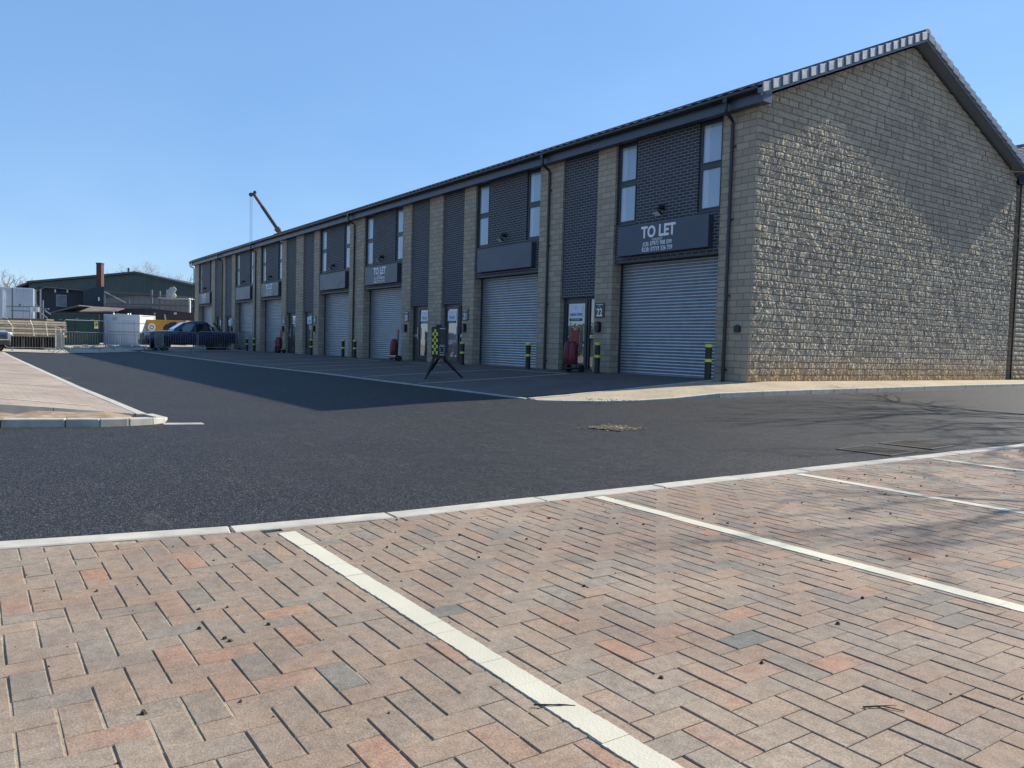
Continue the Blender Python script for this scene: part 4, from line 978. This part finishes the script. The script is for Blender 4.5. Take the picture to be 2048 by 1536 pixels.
# big green shed
t, X, Z = site('warehouse', 'large dark green corrugated shed with low gable roof on the left skyline', 'warehouse', 36, 520, 112)
GREEN = corrugated('green_cladding', (.022, .048, .050), .35)
zr = Z(272, 548); zl = Z(58, 567); z_r2 = zl - (zl - Z(500, 598)) * 1.0
m = MB(); m.prism([(X(58), 0), (X(500), 0), (X(500), Z(500, 600)), (X(272), zr), (X(58), zl)], 'y', 0, 40); m.build('wall', GREEN, t)
m = MB(); m.prism([(X(57), zl + .02), (X(272), zr + .03), (X(502), Z(500, 600)), (X(502), Z(500, 600) + .28), (X(272), zr + .32), (X(57), zl + .3)], 'y', -.4, 40.4); m.build('roof', mat('shed_roof', (.03, .045, .048), .5), t)
m = MB(); m.prism([(X(34), Z(34, 578)), (X(58), zl - .1), (X(58), zl + .15), (X(34), Z(34, 578) + .3)], 'y', -.3, 40); m.box(X(38), X(57.5), .3, 39, 0, Z(40, 578)); m.build('side_roof', mat('shed_roof', (.03, .045, .048), .5), t)
m = MB(); m.tube([(X(250), 1, zr - 1), (X(250), 1, Z(250, 535))], .16, 8); m.build('flue', mat('flue_grey', (.10, .11, .12), .5), t)
# rust coloured stack
t, X, Z = site('chimney_stack', 'square rust-red metal chimney in front of the green shed', 'chimney', 192, 203, 88)
m = MB(); m.box(X(192.3), X(202.2), 0, .6, 0, Z(197, 527)); m.build('stack', mat('rust_red', (.085, .030, .026), .7, var=.25, scale=2), t)
m = MB(); m.box(X(191.8), X(202.7), -.03, .63, Z(197, 528.5), Z(197, 526)); m.build('cap', mat('rust_dark', (.04, .025, .022), .7), t)
# dark site building with shallow roof and window
t, X, Z = site('site_building', 'dark flat-roofed building with one grey window below the chimney', 'building', 70, 212, 86, face=True)
DK = mat('dark_cladding', (.018, .024, .034), .6, var=.2, scale=1)
m = MB(); m.box(X(76), X(170), 0, 6, 0, Z(120, 577)); m.build('wall', DK, t)
m = MB(); m.prism([(X(166), 0), (X(208), 0), (X(208), Z(208, 573)), (X(190), Z(190, 575)), (X(166), Z(166, 583))], 'y', -1.5, 5); m.build('side_block', mat('blue_dark_cladding', (.020, .034, .048), .6, var=.15, scale=1), t)
m = MB(); m.prism([(X(70), Z(70, 588)), (X(92), Z(92, 577)), (X(172), Z(172, 582)), (X(172), Z(172, 580.5)), (X(92), Z(92, 575)), (X(70), Z(70, 586))], 'y', -.5, 6.2); m.build('roof', mat('roof_edge', (.12, .14, .15), .6), t)
m = MB(); m.box(X(112.5), X(133.5), -.07, .0, Z(120, 613.5), Z(120, 590)); w = m.build('window', mat('win_frame', (.22, .25, .28), .5), t)
m = MB(); m.box(X(114), X(132), -.09, -.065, Z(120, 612), Z(120, 592)); m.build('pane', mat('dusty_pane', (.13, .15, .17), .3, var=.25, scale=2), w)
m = MB(); m.box(X(196), X(199), -1.56, -1.5, Z(197, 602), Z(197, 595)); m.build('notice', WHITE, t)
for px in (111, 135):
    m = MB(); m.box(X(px - 1.5), X(px + 1.5), -.4, -.02, Z(px, 586), Z(px, 580)); m.build('lamp', mat('lamp_white', (.5, .52, .54), .5), t)
# grey sheeted structure behind scaffold tubes
t, X, Z = site('sheeted_structure', 'long grey timber-clad hoarding behind scaffold tubes below the green shed', 'hoarding', 206, 386, 84, face=True)
GREYC = corrugated('grey_cladding', (.17, .165, .16), .5)
m = MB(); m.prism([(X(209), 0), (X(384), 0), (X(384), Z(384, 600)), (X(330), Z(330, 596)), (X(280), Z(280, 591)), (X(209), Z(209, 597))], 'y', 0, 3); m.build('wall', GREYC, t)
m = MB(); m.prism([(X(208), Z(208, 597)), (X(280), Z(280, 590.5)), (X(386), Z(386, 600)), (X(386), Z(386, 598)), (X(280), Z(280, 588)), (X(208), Z(208, 595))], 'y', -.15, 3.2); m.build('top_board', mat('board_brown', (.10, .085, .07), .8), t)
t, X, Z = site('scaffold', 'grey scaffold tubes and rails standing before the sheeted hoarding', 'scaffold', 206, 386, 81)
TUBE = mat('scaffold_tube', (.13, .14, .15), .5, metal=.3)
for px, y0 in ((209, 583), (258, 598), (303, 580), (319, 582), (379, 596)):
    m = MB(); m.tube([(X(px), 0, 0), (X(px), 0, Z(px, y0))], .11 if px in (303, 319) else .06, 6); m.build('standard', TUBE, t)
for a, b in (((208, 583), (386, 595)), ((209, 607), (386, 612)), ((209, 612), (300, 615))):
    m = MB(); m.tube([(X(a[0]), .1, Z(*a)), (X(b[0]), .1, Z(*b))], .06, 6); m.build('ledger', TUBE, t)
m = MB(); m.tube([(X(210), -.1, Z(210, 584)), (X(252), -.1, Z(252, 606))], .06, 6); m.build('brace', mat('brace_pale', (.30, .29, .27), .5), t)
m = MB(); m.box(X(320), X(382), -.6, 1.0, Z(340, 598), Z(340, 596)); m.build('deck_board', mat('deck_pale', (.45, .44, .42), .7), t)
m = MB(); m.tube([(X(380), -.1, Z(380, 640)), (X(380), -.1, Z(380, 604)), (X(379), -.1, Z(379, 600))], .09, 8); m.build('vent_pipe', WHITE, t)
# bent metal hood and lamp on the scaffold deck
t, X, Z = site('metal_hood', 'bent pale grey metal sheet standing up on the scaffold deck', 'metal sheet', 333, 354, 80.5)
m = MB(); m.prism([(X(334), Z(334, 597)), (X(345), Z(345, 597)), (X(354), Z(354, 579)), (X(349), Z(349, 574)), (X(342), Z(342, 575)), (X(338), Z(338, 580)), (X(334), Z(334, 580))], 'y', -.25, -.15); m.build('hood', mat('hood_grey', (.34, .35, .36), .5, var=.2, scale=3), t)
t, X, Z = site('work_lamp', 'round yellowish work lamp beside the bent metal sheet', 'lamp', 346, 350, 80)
m = MB(); m.lathe([(.02, 0), (.2, 0), (.24, .06), (.18, .2), (.05, .24)], (0, -.1, Z(348, 592)), 16, 'y'); m.build('housing', mat('lamp_cream', (.62, .58, .42), .5), t)
m = MB(); m.tube([(0, 0, Z(348, 597)), (0, 0, Z(348, 592))], .05, 6); m.build('stem', TUBE, t)
# brown brick yard wall
t, X, Z = site('yard_wall', 'low dark brown wall running behind the cabins to the terrace', 'wall', 158, 386, 78)
m = MB(); m.prism([(X(158), 0), (X(386), 0), (X(386), Z(386, 626)), (X(300), Z(300, 617)), (X(240), Z(240, 617)), (X(158), Z(158, 622))], 'y', 0, .5); m.build('face', mat('brown_wall', (.055, .040, .038), .9, var=.3, scale=1.2), t)
m = MB(); m.box(X(348), X(353), -.06, -.001, Z(350, 629), Z(350, 625)); m.box(X(308), X(311), -.06, -.001, Z(310, 629), Z(310, 626)); m.prism([(X(330), Z(330, 640)), (X(332.5), Z(332, 640)), (X(330.5), Z(330, 629)), (X(328.5), Z(328, 629))], 'y', -.06, -.001); m.build('pale_patches', mat('patch_pale', (.55, .55, .55), .7), t)
# brown roofed hut
t, X, Z = site('brown_hut', 'low hut with faded brown felt roof behind the green container', 'hut', 100, 234, 75)
m = MB(); m.box(X(108), X(228), 0, 4, 0, Z(160, 624)); m.build('wall', mat('hut_dark', (.03, .028, .03), .8), t)
m = MB(); m.add([(X(162), -.3, Z(162, 625)), (X(230), -.3, Z(230, 625)), (X(226), 2.2, Z(226, 616)), (X(160), 2.2, Z(160, 612)), (X(162), -.3, Z(162, 623)), (X(230), -.3, Z(230, 623)), (X(226), 2.2, Z(226, 614.5)), (X(160), 2.2, Z(160, 610.5))], [(3, 2, 1, 0), (4, 5, 6, 7), (0, 1, 5, 4), (1, 2, 6, 5), (2, 3, 7, 6), (3, 0, 4, 7)]); m.build('roof', mat('felt_brown', (.17, .125, .11), .85, var=.2, scale=2), t)
m = MB(); m.prism([(X(103), Z(103, 627)), (X(161), Z(161, 612)), (X(161), Z(161, 610.5)), (X(103), Z(103, 625.5))], 'y', -.35, 2.3); m.build('roof_edge', mat('edge_grey', (.14, .14, .14), .7), t)
# containers
def container(label, px0, px1, yt, yb, depth, colr, name='shipping_container', turn=0, deep=2.4, ribs=0, cat='container', face=False):
    t, X, Z = site(name, label, cat, px0, px1, depth, None, turn, face)
    a, b, z0, z1 = X(px0), X(px1), Z(px0, yb), Z((px0 + px1) / 2, yt)
    mt = colr
    m = MB(); m.box(a + .06, b - .06, .04, deep - .04, z0 + .1, z1 - .08)
    if ribs:
        for k in range(ribs): x = a + .1 + (b - a - .2) * k / (ribs - 1); m.box(x - .05, x + .05, .015, .045, z0 + .15, z1 - .12)
    m.build('shell', mt, t)
    m = MB()
    for x0, x1 in ((a, a + .12), (b - .12, b)):
        for y0, y1 in ((0, .12), (deep - .12, deep)): m.box(x0, x1, y0, y1, z0, z1)
    m.box(a + .12, b - .12, 0, .1, z1 - .12, z1); m.box(a + .12, b - .12, 0, .1, z0, z0 + .14); m.box(a, b, .1, deep, z1 - .07, z1 - .005)
    m.build('corner_frame', mt, t, bevel=.01)
    return t, X, Z, a, b, z0, z1
GC = mat('green_container', (.014, .050, .040), .5, var=.15, scale=1.5)
t, X, Z, a, b, z0, z1 = container('dark green steel container with a yellow warning square, left of the white cabin', 101, 199, 627, 691, 64, GC, face=True, turn=-.04)
m = MB(); xm = (a + b) / 2; m.box(xm - .012, xm + .012, -.012, .0, z0 + .2, z1 - .15); m.build('door_seam', BLACKPL, t)
for px in (121, 154, 185):
    for py in ((638, 664) if px == 154 else (640, 666)):
        m = MB(); m.box(X(px - 3), X(px + 3), -.07, -.001, Z(px, py), Z(px, py - 1.6)); m.build('latch', STEELW, t)
m = MB(); m.box(X(189), X(196.5), -.03, -.001, Z(190, 651.5), Z(190, 643)); m.build('warning_sign', mat('warn_yellow', (.72, .62, .04), .5), t)
m = MB(); m.prism([(X(191), Z(191, 650.3)), (X(195), Z(195, 650.3)), (X(193), Z(193, 645))], 'y', -.036, -.031); m.build('warning_mark', BLACKPL, t)
m = MB(); m.box(X(189), X(197), -.028, -.001, Z(190, 657), Z(190, 652.5)); m.build('white_notice', WHITE, t)
CW = mat('cabin_white', (.52, .56, .60), .6, var=.06, scale=1)
t, X, Z, a, b, z0, z1 = container('white steel site cabin between the green and orange containers', 205, 281, 629, 692, 66, CW, 'site_cabin', -.10, cat='cabin')
m = MB(); m.box(X(244), X(270), .0, .02, Z(250, 690), Z(250, 641)); m.build('door', mat('cabin_door', (.46, .50, .55), .5, var=.05), t)
m = MB(); m.box(X(224), X(232), .0, .03, Z(228, 640), Z(228, 634)); m.build('vent', mat('vent_grey', (.35, .38, .42), .5), t)
m = MB()
for k in range(12): m.box(b - .0, b + .06, -.03, .08, z0 + .15 + k * (z1 - z0 - .3) / 11 - .045, z0 + .15 + k * (z1 - z0 - .3) / 11 + .045)
m.build('hinge_bars', WHITE, t)
for px in (222, 252, 257):
    m = MB(); m.box(X(px), X(px + 1.5), .2, .3, z1 - .005, z1 + .12); m.build('lifting_eye', WHITE, t)
OR_ = mat('orange_container', (.56, .27, .022), .5, var=.14, scale=2)
t, X, Z, a, b, z0, z1 = container('orange steel container with a white ring emblem behind the pickup', 283, 372, 640, 690, 67, OR_, turn=.05)
m = MB(); ring = []
n = 24; cx, cz = X(304), Z(304, 654.5)
for r_ in (.20, .33):
    for k in range(n): ring.append((cx + r_ * math.cos(2 * math.pi * k / n), -.004, cz + r_ * math.sin(2 * math.pi * k / n)))
m.add(ring, [(k, (k + 1) % n, n + (k + 1) % n, n + k) for k in range(n)]); m.box(cx - .1, cx + .1, -.006, .02, cz - .08, cz + .06); m.build('ring_emblem', WHITE, t)
m = MB(); m.prism([(X(326), Z(326, 655)), (X(331), Z(331, 649)), (X(336), Z(336, 648)), (X(340), Z(340, 645)), (X(352), Z(352, 644)), (X(352), Z(352, 660)), (X(326), Z(326, 660))], 'y', -.006, .03); m.build('black_graphic', BLACKPL, t)
# raised white cabin with scaffold stair, far left
t, X, Z, a, b, z0, z1 = container('white corrugated cabin raised on a dark base at the far left', -20, 68, 575, 636, 58, CW, 'raised_cabin', -.05, ribs=18, cat='cabin', face=True)
m = MB(); m.box(X(-20), X(72), .1, 2.5, 0, z0 - .01); m.build('base', mat('cabin_base', (.03, .03, .032), .8), t)
m = MB(); m.box(X(5), X(8.5), -.1, .04, Z(7, 634), Z(7, 581)); m.build('corner_post', WHITE, t)
m = MB(); m.box(X(30), X(60), -.02, .02, Z(45, 634), Z(45, 586)); m.build('door', mat('cabin_door', (.46, .50, .55), .5, var=.05), t)
m = MB(); m.box(X(39), X(41), -.06, -.02, Z(40, 614), Z(40, 608)); m.build('door_handle', BLACKPL, t)
t, X, Z = site('stair_scaffold', 'scaffold guard rails and posts in front of the raised white cabin', 'scaffold', 14, 100, 55)
for px, y0, y1 in ((24.5, 577, 640), (27, 577, 640), (71, 580, 640), (81, 579, 642), (86, 601, 632), (47, 608, 636), (60, 611, 636)):
    m = MB(); m.tube([(X(px), 0, 0), (X(px), 0, Z(px, y0))], .045 if px not in (47, 60) else .03, 6); m.build('post', STEELW, t)
for pa, ya, pb, yb in ((14, 613, 78, 614), (23, 621, 78, 623), (71, 608, 102, 629), (80, 624, 96, 637), (84, 618, 99, 618)):
    m = MB(); m.tube([(X(pa), -.06, Z(pa, ya)), (X(pb), -.06, Z(pb, yb))], .045, 6); m.build('rail', STEELW, t)
m = MB(); m.box(X(22), X(98), -.3, .6, Z(50, 640), Z(50, 637)); m.build('deck', mat('deck_brown', (.16, .13, .10), .8), t)
t, X, Z = site('white_notice', 'white notice with a round logo hung on the scaffold rail', 'sign', 62, 80, 54.6)
m = MB(); m.box(X(62), X(79), -.06, -.02, Z(70, 624), Z(70, 614.5)); m.build('board', mat('notice_white', (.75, .75, .75), .6), t)
m = MB(); n = 16; cx, cz = X(70.5), Z(70, 617.8); m.add([(cx + r_ * math.cos(2 * math.pi * k / n), -.063, cz + r_ * .6 * math.sin(2 * math.pi * k / n)) for r_ in (.05, .09) for k in range(n)], [(k, (k + 1) % n, n + (k + 1) % n, n + k) for k in range(n)]); m.box(X(65), X(76), -.064, -.061, Z(70, 622), Z(70, 621.2)); m.build('logo', NAVYINK, t)
# stacked boards
t, X, Z = site('timber_stack', 'long stack of tan boards raised over a dark gap behind the barriers', 'timber stack', -40, 126, 49, turn=.75)
m = MB(); rnd = random.Random(2)
TAN = mat('tan_boards', (.46, .37, .25), .85, var=.25, scale=3)
zt, zq = Z(50, 640), Z(50, 673); n = 7
for k in range(n):
    z0 = zq + (zt - zq) * k / n; z1 = zq + (zt - zq) * (k + .82) / n
    m.box(X(-40), X(rnd.uniform(121, 126)), rnd.uniform(0, .12), 1.6, z0, z1)
m.build('boards', TAN, t)
m = MB()
for px in (-30, 10, 45, 80, 112):
    m.box(X(px), X(px + 4), .1, 1.5, 0, zq)
m.box(X(-40), X(124), .6, 1.6, 0, zq - .02); m.build('bearers', mat('bearer_dark', (.035, .028, .022), .9), t)  # posts, plus a dark block painted as the shade in the gap
t, X, Z = site('leaning_rails', 'pale bent scaffold frames leaning against the tan board stack', 'rails', 0, 126, 47.5)
for pts in (((8, 667), (17, 641), (26, 652), (26, 672)), ((52, 652), (62, 641), (66, 652), (69, 672)), ((92, 645), (96, 672))):
    m = MB(); m.tube([(X(p), -.05, Z(p, y)) for p, y in pts], .03, 6); m.build('frame', mat('pale_rail', (.55, .50, .40), .5), t)
m = MB(); m.tube([(X(8), -.06, Z(8, 651)), (X(112), -.06, Z(112, 653)), (X(122), -.06, Z(122, 656)), (X(125), -.06, Z(125, 695))], .028, 6); m.build('top_rail', mat('pale_rail', (.55, .50, .40), .5), t)
for pts in (((8, 0), (8, 667)), ((112, 0), (112, 653))):
    m = MB(); m.tube([(X(pts[0][0]), -.05, 0), (X(pts[1][0]), -.05, Z(*pts[1]))], .028, 6); m.build('post', mat('pale_rail', (.55, .50, .40), .5), t)
m = MB(); rnd = random.Random(8)
for _ in range(70):
    px = rnd.uniform(8, 300); p = at(px, 690, rnd.uniform(49, 60)); s = rnd.uniform(.05, .22); x, y, z = p.x, p.y, gz(p.x, p.y) + .02
    m.tint = rnd.random(); m.box(x - s, x + s * rnd.uniform(.5, 1.5), y - s, y + s, z - .1, z + s * rnd.uniform(.3, 1.0))
tag(m.build('site_rubble', mat('rubble_pale', (.38, .33, .27), .9, var=.35, scale=1)), kind='stuff')

# mobile crane behind the terrace: telescopic boom rises over the roof
t = thing('mobile_crane', 'orange-brown telescopic crane boom rising above the terrace roof', 'crane', tuple(at(575, 690, 82).xy) + (-.45,), VIEW_RZ)
B0 = at(575, 690, 82); k = 82 / F_PX
XX = lambda px: (px - 575) * k
ZZ = lambda px, py: at(px, py, 82).z + .45
ORB = mat('crane_orange', (.12, .062, .04), .5, var=.15, scale=1); DKS = mat('crane_dark', (.045, .045, .05), .5)
tip = Vector((XX(504.5), 0, ZZ(504, 391))); mid = Vector((XX(551), 0, ZZ(551, 458))); foot = Vector((XX(650), 0, 2.2)); foot = mid + (mid - tip).normalized() * ((mid.z - 2.2) / (tip - mid).normalized().z)
def boxbeam(m, a, b, w):
    d = (b - a).normalized(); v = Vector((0, 1, 0)); u = d.cross(v).normalized()
    m.add([a + u * w * su + v * w * sv for su, sv in ((-1, -1), (1, -1), (1, 1), (-1, 1))] + [b + u * w * su + v * w * sv for su, sv in ((-1, -1), (1, -1), (1, 1), (-1, 1))], [(0, 3, 2, 1), (4, 5, 6, 7), (0, 1, 5, 4), (1, 2, 6, 5), (2, 3, 7, 6), (3, 0, 4, 7)])
m = MB(); boxbeam(m, mid + (tip - mid) * .02, tip + (mid - tip) * .36, .155); m.build('inner_boom', DKS, t)
m = MB(); boxbeam(m, tip + (mid - tip) * .40, tip, .135); m.build('tip_boom', ORB, t)
m = MB(); boxbeam(m, foot, mid, .22); boxbeam(m, mid + (foot - mid).normalized() * .3, mid, .27); m.build('base_boom', ORB, t)
m = MB(); m.box(tip.x - .35, tip.x + .18, -.18, .18, tip.z - .10, tip.z + .12); m.lathe([(.03, -.08), (.2, -.08), (.2, .08), (.03, .08)], (tip.x - .30, 0, tip.z - .06), 14, 'y'); m.lathe([(.03, -.06), (.16, -.06), (.16, .06), (.03, .06)], (tip.x + .1, 0, tip.z + .2), 14, 'y'); m.build('boom_head', DKS, t)
for dx in (-.36, -.18):
    m = MB(); m.tube([(tip.x + dx, 0, tip.z - .1), (tip.x + dx + .06, 0, 1.4)], .018, 5); m.build('hoist_rope', DKS, t)
m = MB(); m.box(tip.x - .45, tip.x - .0, -.2, .2, 1.0, 1.6); m.build('hook_block', mat('hook_yellow', (.5, .35, .03), .5), t)
m = MB(); m.box(foot.x - 3.5, foot.x + 3, -1.2, 1.2, .7, 1.5); m.box(foot.x + 3.0, foot.x + 5, -1.2, 1.2, .7, 2.9); m.box(foot.x - 1.2, foot.x + 1, -1.1, 1.1, 1.5, 2.6); m.build('carrier', ORB, t, bevel=.05)
for xx in (-2.6, -1.2, 2.2, 4.0):
    m = MB(); m.lathe([(.2, -1.25), (.55, -1.25), (.6, -1.1), (.6, 1.1), (.55, 1.25), (.2, 1.25)], (foot.x + xx, 0, .6), 18, 'y'); m.build('wheel', RUB, t, smooth=2)

# ------------------------------------------------------------------ bare trees
BARK = mat('bare_bark', (.105, .085, .07), .9, var=.25, scale=4)
TWIGM = mat('bare_twigs', (.19, .15, .125), .9, var=.2, scale=2)
def bare_tree(name, label, loc, h, seed, spread=.55, levels=5, tr=.02, up=.25, mat_t=TWIGM, nb=(3, 4), group=None):
    rnd = random.Random(seed); t = thing(name, label, 'tree', loc, 0, group)
    mt, mc = MB(), MB()
    def grow(p, d, l, r, lv):
        m = mt if lv <= 1 else mc; pts = [p]; q = p.copy(); dd = d.copy()
        for k in range(3):
            dd = (dd + Vector((rnd.uniform(-.16, .16), rnd.uniform(-.16, .16), rnd.uniform(-.05, .12)))).normalized(); q = q + dd * l / 3; pts.append(q.copy())
        m.tube(pts, r, 7 if lv == 0 else (5 if lv < 3 else 3), r * .62, cap=False)
        if lv >= levels: return
        for b in range(rnd.randint(*nb)):
            f = rnd.uniform(.45, 1.0); s = pts[min(3, 1 + int(f * 2.99))] ; s = pts[0].lerp(pts[3], f) if lv else pts[3].lerp(pts[2], rnd.uniform(0, .9))
            a = rnd.uniform(0, 6.28); side = dd.orthogonal().normalized(); side.rotate(Matrix.Rotation(a, 3, dd))
            nd = (dd + side * rnd.uniform(.5, 1.1) * (spread / .55) + Vector((0, 0, up))).normalized()
            # start on the limb itself
            seg = min(2, int(f * 3)); s = pts[seg].lerp(pts[seg + 1], f * 3 - seg if f < 1 else 1) if lv else pts[2].lerp(pts[3], rnd.uniform(.2, 1))
            grow(s, nd, l * rnd.uniform(.60, .82), max(r * .58, .006 * h / 10), lv + 1)
    grow(Vector((0, 0, -.2)), Vector((0, 0, 1)), h * .30, h * tr, 0)
    k = h / max(p[2] for p in mc.v + mt.v)
    for q in (mt, mc): q.v = [(a * k, b * k, c * k) for a, b, c in q.v]
    mt.build('trunk', BARK, t, smooth=1); mc.build('crown', mat_t, t, smooth=1); return t
def far_tree(px, ytop, depth, seed, label, **k):
    p = at(px, 690, depth); h = at(px, ytop, depth).z + .6
    bare_tree('bare_tree', label, (p.x, p.y, -.6), h, seed, group='bare trees on the skyline', **k)
PALE = mat('budding_twigs', (.30, .235, .20), .9, var=.2, scale=2)
far_tree(8, 536, 120, 21, 'bare grey tree at the far left behind the raised cabin', levels=5, spread=.7, nb=(3, 4))
far_tree(52, 556, 150, 22, 'small bare tree just left of the green shed roof', levels=4, spread=.8, nb=(3, 5))
far_tree(238, 530, 165, 23, 'bare tree behind the shed ridge beside the flue', levels=6, spread=.9, nb=(3, 4), tr=.012)
far_tree(293, 520, 170, 24, 'reddish budding tree above the shed ridge, fullest on the skyline', levels=6, spread=.9, nb=(4, 4), tr=.014, mat_t=PALE)
far_tree(318, 538, 175, 25, 'lower budding tree right of the fullest skyline tree', levels=6, spread=.9, nb=(3, 4), tr=.012, mat_t=PALE)
far_tree(383, 548, 190, 26, 'thin bare tree touching the far end of the terrace', levels=4, spread=.5, nb=(3, 3))
# trees beside the road, out of frame to the right: they cast the branch shadows seen on the road
bare_tree('bare_tree', 'bare tree beyond the right picture edge, nearer of two shading the parking bays', (11.5, .6, -.4), 7.6, 31, levels=5, spread=.75, nb=(3, 4), tr=.008, group='roadside trees outside the right edge')
bare_tree('bare_tree', 'bare tree beyond the right picture edge, farther of two shading the road', (7.4, 6.4, -.4), 9.5, 32, levels=5, spread=.7, nb=(3, 4), tr=.009, group='roadside trees outside the right edge')

# hedge and trees added behind the camera, to darken reflections in the door glass
ADDED_HEDGE = mat('hedge_leaves', (.045, .050, .030), .9, var=.5, scale=2)
m = MB(); rnd = random.Random(4)
for _ in range(5200):
    x = rnd.uniform(-62, 32); hh = 2.6 + .9 * float(vnoise(np.array(x * .5), np.array(.3), 6)); z = rnd.uniform(-.5, hh); y = -42 + rnd.gauss(0, .7); sz_ = rnd.uniform(.15, .4); a = rnd.uniform(0, 6.28); c, sn = math.cos(a) * sz_, math.sin(a) * sz_
    m.add([(x - c, y - sn, z - sz_), (x + c, y + sn, z - sz_ * .5), (x + c * .6, y - sn, z + sz_), (x - c, y + sn * .5, z + sz_ * .7)], [(0, 1, 2, 3)])
h_ = m.build('hedge', ADDED_HEDGE); tag(h_, 'long dark hedge across the site behind the camera, mirrored in door glass', 'hedge')
for k, (x, sd_) in enumerate(((-52, 41), (-33, 42), (-14, 43), (6, 44))):
    bare_tree('bare_tree', ['bare tree behind the camera above the hedge, opposite the far units', 'bare tree behind the camera above the hedge, opposite unit 18', 'bare tree behind the camera above the hedge, opposite unit 20', 'bare tree behind the camera above the hedge, opposite the gable'][k], (x, -46, -.5), 9, sd_, levels=4, spread=.8, nb=(4, 4), group='bare trees behind the camera')
